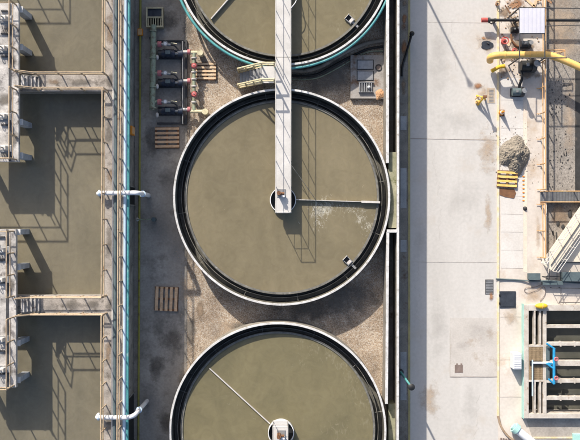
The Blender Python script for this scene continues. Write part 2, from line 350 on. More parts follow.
# ------------------------------------------------------------------ levels
ZG = 1.1      # yard round the settling tanks
ZR = 2.5      # rim of settling tanks
ZW = 2.0      # water in settling tanks
ZL = 3.15     # water in the left basin
ZA = 4.25     # basin wall walkways
ZB = 4.85     # gate platforms

def sheet(name, mat, x0, x1, y0, y1, z, holes=()):
    xs = sorted({x0, x1, *[h[0] for h in holes], *[h[1] for h in holes]}); xs = [x for x in xs if x0 <= x <= x1]
    ys = sorted({y0, y1, *[h[2] for h in holes], *[h[3] for h in holes]}); ys = [y for y in ys if y0 <= y <= y1]
    mb = MB()
    for i in range(len(xs)-1):
        for j in range(len(ys)-1):
            cx = (xs[i]+xs[i+1])/2; cy = (ys[j]+ys[j+1])/2
            if any(h[0] < cx < h[1] and h[2] < cy < h[3] for h in holes): continue
            mb.add([(xs[i],ys[j],z),(xs[i+1],ys[j],z),(xs[i+1],ys[j+1],z),(xs[i],ys[j+1],z)], [(0,1,2,3)])
    return struct(mb.build(name, mat))
def blob_pts(cx, cy, rx, ry, seed, n=26, rough=0.35):
    out = []
    for k in range(n):
        a = 2*math.pi*k/n
        q = 1 + rough*noise.noise(Vector((math.cos(a)*1.7+seed, math.sin(a)*1.7, seed*0.37)))*2
        out.append((cx+rx*q*math.cos(a), cy+ry*q*math.sin(a)))
    return out

# ================================================================== SETTING
YN, YS = 45.0, -45.0
bx0, bx1 = X(546.5, 0), X(640, 0)         # sludge bed (sunken)
by0, by1 = Y(300, 0), 40.0
BED = (bx0, bx1, Y(262.5, 0), by1)
TKZ = 0.40                                 # filter tank wall top
TKx0 = X(524, TKZ); TKy1 = Y(305, TKZ); TKy0 = Y(418.5, TKZ); TKx1 = X(640, TKZ)
TANKHOLE = (TKx0+0.05, TKx1-0.05, TKy0+0.05, TKy1-0.05)
sheet('ground', M['earth'], -600, 600, -600, 600, -0.012, [BED, TANKHOLE, (-60, X(396,0.5), YS, YN)])
sheet('road', M['road'], X(410,0), X(498,0), YS, YN, 0.0)
sheet('pavement', M['pavement'], X(498,0)+0.001, BED[1], YS, YN, 0.002, [BED, TANKHOLE])
sheet('pavement_pale_slabs', M['paving_pale'], X(501,0), X(523,0), Y(268,0), Y(78,0), 0.007)
sheet('gutter', M['gutter'], X(523.3,0), X(527,0), Y(272,0), Y(100,0), 0.007)
sheet('road_slab_patch', M['slab'], X(450,0), X(497,0), Y(376.5,0), Y(318,0), 0.006)
jt = MB()
def jline(p, q, wd, z=0.011, jit=0.012):
    p, q = P(*p, z), P(*q, z); d = (q-p).normalized(); s_ = Vector((-d.y, d.x, 0))*wd/2
    pts = []; N = max(2, int((q-p).length/(0.25 if jit < 0.02 else 0.06)))
    up = []; dn = []
    for i in range(N+1):
        c = p.lerp(q, i/N); j = s_.normalized()*jit*noise.fractal(c*1.7, 0.6, 2.0, 5)*(min(1, 4*i/N, 4*(N-i)/N) if jit > 0.02 else 1); wv = 0.6+0.8*abs(noise.noise(c*5+Vector((7,0,0))))
        up.append(c+j+s_*wv); dn.append(c+j-s_*wv)
    for i in range(N): jt.add([up[i], up[i+1], dn[i+1], dn[i]], [(0,3,2,1)])
jline((410.5,138.5),(497,140),0.028)
jline((450,377),(497,377),0.04); jline((450,330),(450,377),0.02)
for yy in (22,): jline((428,yy),(497,yy+1),0.012)
for yy in (-30, 262, 500): jline((410.5,yy),(497,yy+0.5),0.014)
for yy in (100,128,158,196,214,232,250,268): jline((501,yy),(523,yy+0.3),0.014)
for pts_ in (((434,150),(440,240)),((452,20),(456,70)),((480,395),(473,445)),((418,262),(420,340))):
    for q0_, q1_ in zip(pts_[:-1], pts_[1:]): jline(q0_, q1_, 0.006, jit=0.30)
for yy in (317,360,397): jline((500,yy),(521,yy),0.016)
struct(jt.build('road_joints', M['joint']))
# yellow kerb between road and pavement
kb = MB(); kb.prism([P(497,-200,0.05)[:2],P(499.2,-200,0.05)[:2],P(499.4,416,0.05)[:2],P(497.4,416,0.05)[:2]],-0.05,0.05)
struct(kb.build('kerb_painted_yellow', M['line'], bevel=0.01))
# curved kerb at the bottom corner
kc = MB(); cpts = bez([P(498.3,416,0.1),P(501,426,0.1),P(507,435,0.1),P(516,442,0.1),P(530,450,0.1)], 8)
for i in range(len(cpts)-1):
    a, b_ = cpts[i], cpts[i+1]; d = (b_-a).normalized(); s_ = Vector((-d.y,d.x,0))*0.05
    kc.prism([(a+s_)[:2],(b_+s_)[:2],(b_-s_)[:2],(a-s_)[:2]], -0.02, 0.1)
struct(kc.build('kerb_curved', M['dirt']))
# strip between boundary wall and road
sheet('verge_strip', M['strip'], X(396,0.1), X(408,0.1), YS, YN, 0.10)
ok = MB(); ok.box(X(408,0.12), X(410.3,0.12), YS, YN, -0.05, 0.12); struct(ok.build('kerb_olive', M['olive_kerb'], bevel=0.015))

# yard
PIT1 = (X(129,ZG), X(140,ZG), Y(206,ZG), Y(186,ZG))
PIT2 = (X(127,ZG), X(138,ZG), Y(470,ZG), Y(397,ZG))
TC = [P(283.5,-43.5,ZR), P(281.7,197,ZR), P(277.8,431,ZR)]
TR = [5.28, 5.27, 5.27]
xg = X(187, ZG)
sheet('yard_concrete', M['yard'], X(112,ZG), xg, YS, YN, ZG)
sheet('gravel_bed', M['gravel'], xg+0.001, X(388,ZG), YS, YN, ZG-0.004)
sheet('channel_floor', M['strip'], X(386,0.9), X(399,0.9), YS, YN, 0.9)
decal(338, 300, 3.2, 2.4, ZG+0.002, D['dark']); decal(330, 72, 2.6, 2.3, ZG+0.002, D['dark']); decal(300, 308, 2.2, 1.1, ZG+0.0035, D['dark'])
decal(228, 330, 0.9, 1.1, ZG+0.002, D['gutter'])
for k_,(a_,b_,c_,d_,e_) in enumerate(((160,230,1.0,1.6,'pale'),(172,340,0.9,1.8,'dark'),(150,400,0.8,1.5,'pale'),(158,365,0.7,1.0,'dark'),(150,140,0.5,1.4,'dark'),(170,180,0.9,1.1,'pale'),(165,20,1.2,0.9,'dark'),(176,250,0.7,1.2,'pale'),(168,425,1.0,1.0,'dark'))):
    decal(a_,b_,c_,d_,ZG+0.003+0.001*k_,D[e_])
for k_,(a_,b_,c_,d_,e_) in enumerate(((440,60,1.0,3.0,'grey'),(465,200,1.5,2.0,'grey'),(470,410,0.8,2.4,'grey'),(438,330,0.9,2.6,'grey'),(488,215,0.3,1.6,'gutter'),(480,330,1.2,1.2,'grey'),(455,120,2.0,1.2,'grey'),(430,400,0.8,1.4,'gutter'),(488,150,0.8,2.0,'gutter'),(465,345,0.9,0.5,'grey'),(420,240,0.5,1.6,'grey'))):
    decal(a_,b_,c_,d_,0.0125+0.001*k_,D[e_])
# ------------------------------------------------------------------ boundary walls (white coping)
def long_wall(name, px_top0, y0p, px_top1, y1p, wpx, zt, zb, label, extra=None):
    a0 = P(px_top0, y0p, zt); a1 = P(px_top1, y1p, zt); wd = wpx*(HC-zt)/F
    t = thing(name, (a0+a1)/2*Vector((1,1,0)).x if False else Vector(((a0.x+a1.x)/2,(a0.y+a1.y)/2,zb)), label, 'wall')
    mb = MB(); i_ = 0.012
    mb.prism([(a0.x+i_,a0.y),(a0.x+wd-i_,a0.y),(a1.x+wd-i_,a1.y),(a1.x+i_,a1.y)], zb, zt-0.06); mb.build('wall_body', M['wall'], t)
    mb = MB(); mb.prism([(a0.x,a0.y),(a0.x+wd,a0.y),(a1.x+wd,a1.y),(a1.x,a1.y)], zt-0.06, zt); mb.build('coping', M['coping'], t, bevel=0.01)
    return t
long_wall('boundary_wall', 397.6, -300, 396.0, 800, 2.4, ZR, -0.2, 'long thin wall with white top beside the shaded edge of the road')
long_wall('inner_wall', 386.6, -300, 386.0, 163, 3.0, ZR, 0.4, 'thin white topped wall meeting the middle round tank from above')
long_wall('inner_wall', 386.6, 232, 385.2, 404, 2.7, ZR, 0.4, 'thin white topped wall between the middle and bottom round tanks')
a = P(387,229.6,ZR); b_ = P(397.2,232.6,ZR)
t = MB().box(a.x, b_.x, b_.y, a.y, 0.4, ZR+0.01).build('cross_wall', M['coping'], bevel=0.01)
tag(t, 'short white cross wall joining the middle round tank to the boundary wall', 'wall')
o = MB().box(X(388.5,2.2), X(396.5,2.2), Y(228,2.2), Y(152,2.2), 0.4, 2.2).build('mossy_infill', M['moss'])
struct(o)
o = MB().box(X(388.5,1.9), X(396.5,1.9), Y(470,1.9), Y(404,1.9), 0.4, 1.9).build('mossy_infill', M['moss']); struct(o)

# ------------------------------------------------------------------ settling tanks
WC = [(0.205,0.188,0.122), (0.158,0.147,0.095)]
def foam_c(x, y): p = P(x, y, ZW); return p.x, p.y
FW = (0.50,0.48,0.41); FD = (0.36,0.335,0.26)
sc2 = [(*foam_c(x_,y_), sg_, am_, cl_) for x_,y_,sg_,am_,cl_ in ((319,211,0.85,0.26,FW),(326,207,0.9,0.22,FW),(320,222,0.9,0.10,FW),(338,207,0.9,0.12,FD),(350,210,0.9,0.11,FD),
    (361,217,0.8,0.12,FW),(369,227,0.8,0.14,FW),(374,238,0.9,0.16,FD),(373,250,0.9,0.18,FD),(366,262,0.9,0.15,FD),(352,277,1.0,0.10,FD),(334,288,1.1,0.08,FD))]
ST = (0.29,0.265,0.19)
def rim_scum(i, a0, a1, n_, am, cl):
    c = TC[i]; return [(c.x+4.35*math.cos(R(a0+(a1-a0)*k/(n_-1))), c.y+4.35*math.sin(R(a0+(a1-a0)*k/(n_-1))), 0.9, am, cl) for k in range(n_)]
sc1 = rim_scum(0, -50, -25, 3, 0.08, ST)+[(*foam_c(310,35),1.2,0.04,ST)]
sc3 = rim_scum(2, 75, 5, 8, 0.10, ST)+[(*foam_c(338,430),1.6,0.08,ST),(*foam_c(300,360),1.4,0.05,ST),(*foam_c(235,400),1.3,0.03,ST)]
tank_labels = ['round settling tank cut by the top edge, with teal pipe round its rim',
               'middle round settling tank seen whole, with foam on its brown water',
               'round settling tank cut by the bottom edge of the picture']
tanks = []
for i in range(3):
    c = TC[i]; r = TR[i]
    t = thing('settling_tank', (c.x, c.y, ZG), tank_labels[i], 'tank', 'round settling tanks in a row'); tanks.append(t)
    MB().ring(c, r-0.112, r-0.024, 0.4, ZR-0.07, 200).build('outer_wall', M['wall'], t)
    MB().ring(c, r-0.118, r-0.018, ZR-0.07, ZR, 200).build('coping', M['coping'], t, bevel=0.008)
    MB().ring(c, r-0.62, r-0.13, 0.4, 1.45, 160).build('launder', M['launder'], t)
    MB().ring(c, r-0.119, r-0.114, 1.45, ZR-0.08, 160).build('wall_lining', M['launder'], t)
    MB().ring(c, r-0.37, r-0.345, 1.4, 1.93, 200).build('baffle_ring', M['weir'], t)
    mb = MB().ring(c, r-0.62, r-0.54, 0.5, ZW+0.05, 200); mb.build('weir_wall', M['weir'], t)
    MB().ring(c, r-0.536, r-0.522, ZW-0.1, ZW+0.09, 200).build('weir_plate', M['weir'], t)
    for k in range(12):
        a0 = 2*math.pi*(k+0.3)/12; d = Vector((math.cos(a0), math.sin(a0), 0)); p0 = Vector((c.x,c.y,ZW-0.12))
        MB().tube([p0+d*(r-0.6), p0+d*(r-0.12)], 0.015, 6).build('bracket', M['weir'], t)
    n_ = 96; rw = r-0.62; mb = MB()
    mb.add([(c.x, c.y, ZW)] + [(c.x+rw*math.cos(2*math.pi*k/n_), c.y+rw*math.sin(2*math.pi*k/n_), ZW) for k in range(n_)],
           [(0, k+1, (k+1)%n_+1) for k in range(n_)])
    wm = water('settling_water_%d' % i, *[((0.205,0.178,0.112),(0.165,0.145,0.092)),((0.222,0.191,0.124),(0.176,0.153,0.099)),((0.195,0.172,0.102),(0.152,0.137,0.083))][i], scum=(sc1, sc2, sc3)[i])
    struct(mb.build('water', wm))
    # feed well at the centre
    fc = [P(283,-40,ZW), P(283,200,ZW+0.25), P(281,433,ZW+0.25)][i]
    fw = MB().ring(fc, 0.60, 0.635, ZW-0.1, ZW+0.28, 64).build('feed_well', M['white_paint'], t)
    MB().cyl((fc.x,fc.y), 0.6, ZW-0.05, ZW+0.03, 48).build('dark_water', M['black'], fw)
    MB().cyl((fc.x,fc.y), 0.14, ZW-0.05, ZW+0.6, 20).build('drive_shaft', M['dark_metal'], fw)
# teal pipe round top tank
c = TC[0]
MB().torus((c.x,c.y,ZR-0.12), TR[0]+0.11, 0.065, 200, 10).build('rim_pipe', M['teal'], tanks[0], smooth=True)
for k in range(24):
    a0 = 2*math.pi*k/24; d = Vector((math.cos(a0), math.sin(a0), 0)); MB().tube([Vector((c.x,c.y,ZR-0.2))+d*(TR[0]-0.02), Vector((c.x,c.y,ZR-0.2))+d*(TR[0]+0.14)], 0.02, 6).build('pipe_bracket', M['teal'], tanks[0])
# skimmer arms
def skimmer(i, p, q, h, wd=0.03):
    p = P(*p, ZW+h); q = P(*q, ZW+h); d = (q-p).normalized(); s_ = Vector((-d.y,d.x,0))*wd/2
    mb = MB(); mb.prism([(p+s_)[:2],(q+s_)[:2],(q-s_)[:2],(p-s_)[:2]], ZW-0.06, ZW+h)
    o = mb.build('skimmer_arm', M['rail_grey'], tanks[i])
    L_ = (q-p).length; mb = MB()
    c2 = p.lerp(q, 0.78); s2 = s_.normalized()*0.05
    mb.prism([(c2+s2)[:2],(q+s2)[:2],(q-s2)[:2],(c2-s2)[:2]], ZW-0.03, ZW+h+0.015)
    if i == 1: mb.build('skimmer_blade', M['rail_grey'], o)
skimmer(1, (296,199.6), (380,202.3), 0.20)
skimmer(2, (270,424), (209.5,368.5), 0.10, 0.045)
skimmer(0, (243,-18), (211,18.5), 0.16, 0.05)
# scum boxes on the weir
def scum_box(i, px, py):
    p = P(px, py, ZW+0.15); c = Vector((TC[i].x, TC[i].y, 0)); d = Vector((p.x-c.x, p.y-c.y, 0)).normalized()
    ang = math.atan2(d.y, d.x); xf = Matrix.Translation((p.x,p.y,ZW)) @ Matrix.Rotation(ang,4,'Z') @ Matrix.Scale(0.75,4)
    mb = MB(xf); mb.box(-0.30,-0.26,-0.2,0.2,-0.1,0.16); mb.box(0.2,0.24,-0.2,0.2,-0.1,0.16); mb.box(-0.26,0.2,-0.2,-0.16,-0.1,0.16); mb.box(-0.26,0.2,0.16,0.2,-0.1,0.16)
    mb.box(0.24,0.72,-0.07,0.07,-0.02,0.06)
    o = mb.build('scum_box', M['grey_metal'], tanks[i])
    MB(xf).box(-0.26,0.2,-0.16,0.16,0.0,0.03).build('dark_hopper', M['black'], o)
    mb = MB(xf); mb.tube([(-0.28,-0.2,0.19),(-0.28,0.22,0.19)],0.02,8); mb.box(0.02,0.2,-0.15,0.15,0.12,0.18); mb.build('bracket', M['rail_grey'], o)
scum_box(1, 348, 261); scum_box(0, 350, 19)

# ------------------------------------------------------------------ footbridges
ZD = 2.75
def rail_line(parent, pts, h, sp, mat, base=None, rr=0.025, posts=True, mid=True, names=('top_rail','mid_rail'), skip_ends=False):
    """posts + two rails along a 3-D base line"""
    pts = [Vector(p) for p in pts]; up = Vector((0,0,1))
    MB().tube([p+up*h for p in pts], rr, 8).build(names[0], mat, parent, smooth=True)
    if mid: MB().tube([p+up*h*0.52 for p in pts], rr*0.8, 8).build(names[1], mat, parent, smooth=True)
    src = None
    for i in range(len(pts)-1):
        a, b = pts[i], pts[i+1]; n = max(1, round((b-a).length/sp))
        for k in range(n+1):
            if k == 0 and i > 0: continue
            p = a.lerp(b, k/n)
            if src is None:
                src = MB().tube([p, p+up*(h-rr*0.6)], rr*0.95, 8).build('post', mat, parent, smooth=True, origin=p)
            else:
                o = src.copy(); COL.objects.link(o); o.parent = parent; o.location = p - WO[parent.name]
BR = 0.018
def bridge(y0p, y1p, xl, xr, label, end_rail, gap=None, yoff=False):
    """y0p north end, y1p south end (px at deck level)"""
    x0, x1 = X(xl, ZD), X(xr, ZD); y0, y1 = Y(y0p, ZD), Y(y1p, ZD)
    t = thing('footbridge', ((x0+x1)/2, (y0+y1)/2, ZD), label, 'footbridge')
    MB().box(x0, x1, y1, y0, ZD-0.04, ZD).build('deck', M['bridge'], t, bevel=0.006)
    for nm, xa in (('girder', x0+0.03), ('girder', x1-0.09)):
        MB().box(xa, xa+0.06, y1+0.03, y0-0.03, ZD-0.26, ZD-0.045).build(nm, M['girder'], t)
    mb = MB(); n = max(2, int((y0-y1)/1.0))
    for k in range(n+1):
        yy = y1+0.06+(y0-y1-0.12)*k/n; mb.box(x0+0.1, x1-0.1, yy-0.025, yy+0.025, ZD-0.2, ZD-0.05)
    mb.build('cross_bracing', M['girder'], t)
    a = 0.035
    rail_line(t, [(x1-a, y0, ZD), (x1-a, y1+a, ZD)] if 'S' in end_rail else [(x1-a,y0-a,ZD),(x1-a,y1,ZD)], 1.0, 1.15, M['rail_grey'], rr=BR)
    if gap:
        g0, g1 = Y(gap[0], ZD), Y(gap[1], ZD)
        rail_line(t, [(x0+a, y0, ZD), (x0+a, g0, ZD)], 1.0, 1.15, M['rail_grey'], rr=BR)
        rail_line(t, [(x0+a, g1, ZD), (x0+a, y1+a, ZD)], 1.0, 1.15, M['rail_grey'], rr=BR)
    else: rail_line(t, [(x0+a, y0-a if 'N' in end_rail else y0, ZD), (x0+a, y1+(a if 'S' in end_rail else 0), ZD)], 1.0, 1.15, M['rail_grey'], rr=BR)
    if 'S' in end_rail: rail_line(t, [(x0+a, y1+a, ZD), (x1-a, y1+a, ZD)], 1.0, 2, M['rail_grey'], rr=BR)
    if 'N' in end_rail: rail_line(t, [(x0+a, y0-a, ZD), (x1-a, y0-a, ZD)], 1.0, 2, M['rail_grey'], rr=BR)
    return t
b1 = bridge(-60, 57, 275.3, 291.3, 'upper pale footbridge section running from the stair over the top round tank', 'N')
b2 = bridge(57.4, 213, 275.3, 291.3, 'long pale footbridge reaching to the centre of the middle round tank', 'S', gap=(64,84))
b3 = bridge(421, 900, 272.6, 288.3, 'pale footbridge end over the centre of the bottom round tank', 'N')
# drive units on the bridges
def drive(px, py, label, flip=1):
    p = P(px, py, ZD+0.3); t = thing('drive_motor', (p.x, p.y, ZD), label, 'motor')
    MB().box(p.x-0.2,p.x+0.22,p.y-0.2,p.y+0.2,ZD+0.002,ZD+0.03).build('base_plate', M['grey_metal'], t, bevel=0.005)
    MB().cyl((p.x-0.1,p.y), 0.10, ZD+0.03, ZD+0.5, 20).build('motor', M['wood_dark'], t, smooth=True)
    MB().tube([(p.x-0.1,p.y-0.02,ZD+0.22),(p.x+0.16,p.y-0.02,ZD+0.22)],0.065,12).build('gearbox', M['wood_dark'], t, smooth=True)
    MB().box(p.x+0.02,p.x+0.18,p.y-0.2,p.y-0.08,ZD+0.03,ZD+0.24).build('junction_box', M['white_paint'], t, bevel=0.01)
drive(281, 193, 'small brown drive motor with white box on the bridge over the middle tank')
drive(281, 436, 'small drive motor on the bridge end over the bottom tank')
# thin spray hose from bridge to the water
a = P(290.5,164,ZD+0.1); b = P(320,206,ZW)
hs = [a.lerp(b, k/12)+Vector((0,0,0.18*math.sin(math.pi*k/12))) for k in range(13)]
tag(MB().tube(hs, 0.014, 6).build('spray_hose', M['weir'], smooth=True), 'thin pale hose dropping from the footbridge to the foam patch', 'hose')
hs = bez([P(291,8,ZD), P(293.5,5,ZD), P(296,1,ZD-0.1), P(297.5,-6,ZD-0.5)], 6)
tag(MB().tube(hs, 0.022, 6).build('hose', M['white_paint'], smooth=True), 'short white hose curling off the footbridge at the top edge', 'hose')
# foam flecks floating on the middle tank
mb = MB(); fl = []
for (cx, cy, sx, sy, n_) in ((319,211,4,6,220),(326,207,6,4,160),(340,206,9,2,40),(352,210,6,3,40),(362,217,5,4,40),(369,227,3,5,50),(374,241,2,8,60),(318,224,4,6,40)):
    for k in range(n_):
        x = random.gauss(cx, sx*0.6); y = random.gauss(cy, sy*0.6)
        if math.hypot(x-282.2, y-198) > 92: continue
        p = P(x, y, ZW); s_ = random.uniform(0.005, 0.016)*random.choice((1,1,1.6))
        m_ = 5; a0 = random.random()*6
        mb.prism([(p.x+s_*random.uniform(.6,1.3)*math.cos(a0+2*math.pi*q/m_), p.y+s_*random.uniform(.6,1.3)*math.sin(a0+2*math.pi*q/m_)) for q in range(m_)], ZW-0.002, ZW+0.01)
o = mb.build('foam', mk('foam', (0.50,0.48,0.40), (0.38,0.36,0.29), 5, 0.7)); o['kind'] = 'stuff'; o['label'] = 'flecks of pale foam drifting on the middle round tank'

# ------------------------------------------------------------------ yellow stair up to the bridge
zt = ZD; xa = X(238,1.9); xb = X(262,zt)
yN = Y(66.6, zt); yS_ = Y(82.6, zt)
st = thing('metal_stair', ((xa+xb)/2,(yN+yS_)/2,ZG), 'short metal stair with pale yellow handrails climbing to the footbridge', 'stair')
for yy in (yN, yS_):
    d = MB()
    d.add([(xa,yy-0.03,ZG),(xb,yy-0.03,zt-0.2),(xb,yy-0.03,zt),(xa,yy-0.03,ZG+0.2),(xa,yy+0.03,ZG),(xb,yy+0.03,zt-0.2),(xb,yy+0.03,zt),(xa,yy+0.03,ZG+0.2)],
          [(0,1,2,3),(7,6,5,4),(0,4,5,1),(1,5,6,2),(2,6,7,3),(3,7,4,0)]); d.build('stringer', M['yellow_stair'], st)
    rail_line(st, [(xa,yy,ZG+0.12),(xb,yy,zt),(X(275,zt)-0.02,yy,zt)], 1.0, 0.75, M['yellow_stair'], rr=0.045, names=('handrail','mid_rail'))
for k in range(7):
    xx = xa+(xb-xa)*(k+0.3)/7; zz = ZG+(zt-ZG)*(k+0.8)/7
    MB().box(xx, xx+0.15, yS_+0.035, yN-0.035, zz-0.03, zz).build('tread', M['grey_metal'], st)
MB().box(xb, X(275,zt)-0.01, yS_-0.02, yN+0.02, zt-0.05, zt-0.004).build('landing', M['bridge'], st)
for dx, dy in ((xb+0.05,yN-0.05),(xb+0.05,yS_+0.05)): MB().tube([(dx,dy,ZG),(dx,dy,zt-0.05)],0.03,8).build('landing_leg', M['grey_metal'], st)

# ------------------------------------------------------------------ hoses and pad between tanks
def hose(name, pts, r, z, mat, label, cat='pipe', grp=None):
    o = MB().tube(bez([P(a_, b__, z) for a_, b__ in pts], 8), r, 10).build(name, mat, smooth=True); return tag(o, label, cat, grp)
hose('buried_pipe', [(291,70),(305,71),(322,66),(337,57),(352,49),(368,43),(386,40)], 0.10, ZG+0.1, M['wall'], 'grey curved pipe nearest the teal rimmed tank')
hose('black_hose', [(291,75.5),(304,76),(318,74),(335,65),(352,56),(368,49),(386,46)], 0.06, ZG+0.07, M['black'], 'black curved hose running between the grey pipe and the concrete pad', 'hose')
hose('thin_hose', [(291,79),(306,79.5),(320,77),(336,69),(352,60),(368,52),(386,51)], 0.035, ZG+0.05, M['green_pipe'], 'thin pale curved hose nearest the concrete pad', 'hose')
pd = thing('chamber_slab', P(368,76,ZG), 'raised concrete slab with two square hatches between the round tanks', 'slab')
zp = ZG+0.22
MB().box(X(350.5,zp),X(386,zp),Y(98.5,zp),Y(55,zp),ZG-0.05,zp).build('slab', M['pad'], pd, bevel=0.015)
for (x0,x1,y0,y1) in ((357.5,373,60.5,69),(357.5,373,71.5,80)):
    h_ = MB().box(X(x0,zp),X(x1,zp),Y(y1,zp),Y(y0,zp),zp,zp+0.05).build('hatch', M['grey_metal'], pd, bevel=0.008)
    MB().box(X(x0-0.8,zp),X(x1+0.8,zp),Y(y1+0.8,zp),Y(y0-0.8,zp),zp-0.01,zp+0.015).build('frame', M['dark_metal'], h_)
q = P(378.5,67.5,zp); MB().torus((q.x,q.y,zp+0.02),0.14,0.03,24,8).build('ring_cover', M['dark_metal'], pd); MB().cyl((q.x,q.y),0.12,zp,zp+0.02).build('cover_plate', M['manhole'], pd)
vt = thing('vent_unit', P(366,87,zp), 'low grey vent box with a white ball on the concrete slab', 'vent')
mb = MB(); x0,x1,y0,y1 = X(359,zp),X(373,zp),Y(92,zp),Y(83,zp)
for a_ in range(6): mb.box(x0+(x1-x0)*a_/6, x0+(x1-x0)*a_/6+0.05, y0, y1, zp, zp+0.12)
mb.box(x0-0.02,x1+0.02,y0-0.03,y0,zp,zp+0.14); mb.box(x0-0.02,x1+0.02,y1,y1+0.03,zp,zp+0.14); mb.build('louvre_box', M['grey_metal'], vt)
q = P(369,87,zp+0.2); MB().sphere((q.x,q.y,zp+0.17),0.08).build('ball_cap', M['white_paint'], vt, smooth=True)
def mound(name, cx, cy, rx, ry, h, z, mat, seed, N=34, rough=0.35):
    vs = []; fs = []
    for i in range(N+1):
        for j in range(N+1):
            u = -1.25+2.5*i/N; v = -1.25+2.5*j/N
            a = math.atan2(v,u); q = 1+rough*noise.noise(Vector((math.cos(a)*1.5+seed, math.sin(a)*1.5, 1.0)))*1.6
            d = math.hypot(u,v)/q
            hh = h*max(0.0, 1-d**1.3)
            e = noise.fractal(Vector((u*2.5+seed, v*2.5, seed)), 0.6, 2.1, 5)
            zz = z-0.03+ (hh*(1+0.22*e)+0.10*h*noise.noise(Vector((u*13,v*13,seed)))*min(1,hh/h*4) if hh > 0.0 else 0)
            vs.append((cx+rx*u, cy+ry*v, zz))
    for i in range(N):
        for j in range(N):
            a = i*(N+1)+j; q4 = (a, a+N+1, a+N+2, a+1)
            if max(vs[k][2] for k in q4) > z-0.01: fs.append(q4)
    return MB().add(vs, fs).build(name, mat)
q = P(380,94,zp); o = mound('sand_heap', q.x, q.y, 0.32, 0.26, 0.12, zp, M['sand_orange'], 3.1, 20); tag(o, 'small heap of orange sand on the corner of the concrete slab', 'sand')

mb = MB()
for k_ in range(700):
    p = P(187-abs(random.gauss(0,5)), random.uniform(-5,445), ZG); s_ = random.uniform(0.008,0.028)
    mb.sphere((p.x,p.y,ZG+0.006), s_, 5, 3, (random.uniform(.7,1.4),random.uniform(.7,1.4),0.6))
o = mb.build('stray_gravel', M['gravel']); o['kind'] = 'stuff'; o['label'] = 'loose stones strayed from the gravel onto the dark yard'
mb = MB()
for k_ in range(260):
    p = P(515+random.gauss(0,12), 156+random.gauss(0,15), 0); s_ = random.uniform(0.008,0.03)
    mb.sphere((p.x,p.y,0.012), s_, 5, 3, (random.uniform(.7,1.4),random.uniform(.7,1.4),0.6))
o = mb.build('spilled_sand', M['sand_pile']); o['kind'] = 'stuff'; o['label'] = 'grains and clods spilled round the grey sand heap'
for k_,(y_,w_) in enumerate(((30,.5),(70,.4),(120,.6),(165,.3),(250,.4),(290,.5),(330,.5),(380,.6),(425,.4))):
    decal(187+random.uniform(-2,3), y_, w_, 1.3, ZG+0.012+0.001*k_, D['gutter' if k_%2 else 'dark'])
for k_,(x_,y_,rx_,ry_,m_) in enumerate(((225,100,.6,.5,'gutter'),(222,55,.6,.9,'grey'),(215,330,.8,.9,'grey'),(240,325,.8,.4,'dark'),(378,130,.3,.9,'gutter'),(375,370,.4,.8,'grey'),(200,310,.4,.8,'dirt'))):
    decal(x_,y_,rx_,ry_,ZG+0.005+0.001*k_,D[m_])
# ================================================================== LEFT BASIN
def LX(px, py): return px - 1.8*py/440.0
def LP(px, py, z): return P(LX(px, py), py, z)
def LXY(px, py, z): p = LP(px, py, z); return (p.x, p.y)
YT, YBm = -260, 760
mb = MB()
mb.add([(X(-500,ZL),Y(YBm,ZL),ZL),(X(112,ZL),Y(YBm,ZL),ZL),(X(112,ZL),Y(YT,ZL),ZL),(X(-500,ZL),Y(YT,ZL),ZL)],[(0,1,2,3)])
struct(mb.build('water', water('basin_water', (0.208,0.187,0.136), (0.152,0.139,0.103), sss=0.03)))
# outer wall with walkway
ew = thing('basin_wall', (X(114,ZA), 0, ZG), 'tall concrete basin wall carrying the walkway on the left of the yard', 'wall')
mb = MB(); mb.prism([LXY(107,YT,ZA-0.15), LXY(123.5,YT,ZA-0.15), LXY(123.5,YBm,ZA-0.15), LXY(107,YBm,ZA-0.15)], 0.5, ZA-0.15); mb.build('wall_body', M['wall'], ew)
mb = MB(); mb.prism([LXY(105.6,YT,ZA), LXY(124.3,YT,ZA), LXY(124.3,YBm,ZA), LXY(105.6,YBm,ZA)], ZA-0.15, ZA); mb.build('deck', M['deck'], ew, bevel=0.015)
mb = MB(); mb.prism([LXY(123.2,YT,ZA+0.1), LXY(124.3,YT,ZA+0.1), LXY(124.3,YBm,ZA+0.1), LXY(123.2,YBm,ZA+0.1)], ZA+0.002, ZA+0.1); mb.build('toe_kerb', M['deck'], ew)
mb = MB()
mb.tube([LP(113.8,YT,ZA+0.07), LP(113.8,YBm,ZA+0.07)], 0.045, 10); o = mb.build('conduit', M['rail_grey'], smooth=True); tag(o, 'pale thin conduit along the basin walkway deck, left of its darker twin', 'conduit')
o = MB().tube([LP(116.4,YT,ZA+0.09), LP(116.4,YBm,ZA+0.09)], 0.075, 10).build('conduit', M['blue_grey'], smooth=True); tag(o, 'thicker blue grey conduit along the basin walkway deck', 'conduit')
def long_rail(xt, y0p, y1p, z, h, label, sp=1.12, mat='rail_tan', rr=0.034):
    """xt: px of the TOP rail"""
    a = LP(xt, y0p, z+h); b = LP(xt, y1p, z+h)
    a.z = b.z = z
    t = thing('railing', (a+b)/2, label, 'railing'); rail_line(t, [a, b], h, sp, M[mat], rr=rr); return t
long_rail(102.6, -30, 72, ZA, 1.0, 'tan railing on the water side of the basin walkway, above the upper cross walkway')
long_rail(102.6, 89.5, 297, ZA, 1.0, 'tan railing on the water side of the basin walkway, between the cross walkways')
long_rail(102.6, 316, 480, ZA, 1.0, 'tan railing on the water side of the basin walkway, below the lower cross walkway')
long_rail(118.9, -40, 480, ZA, 1.0, 'long tan railing on the yard side of the basin walkway')
xf_ = LX(124.3,200); XF = X(xf_, ZA)
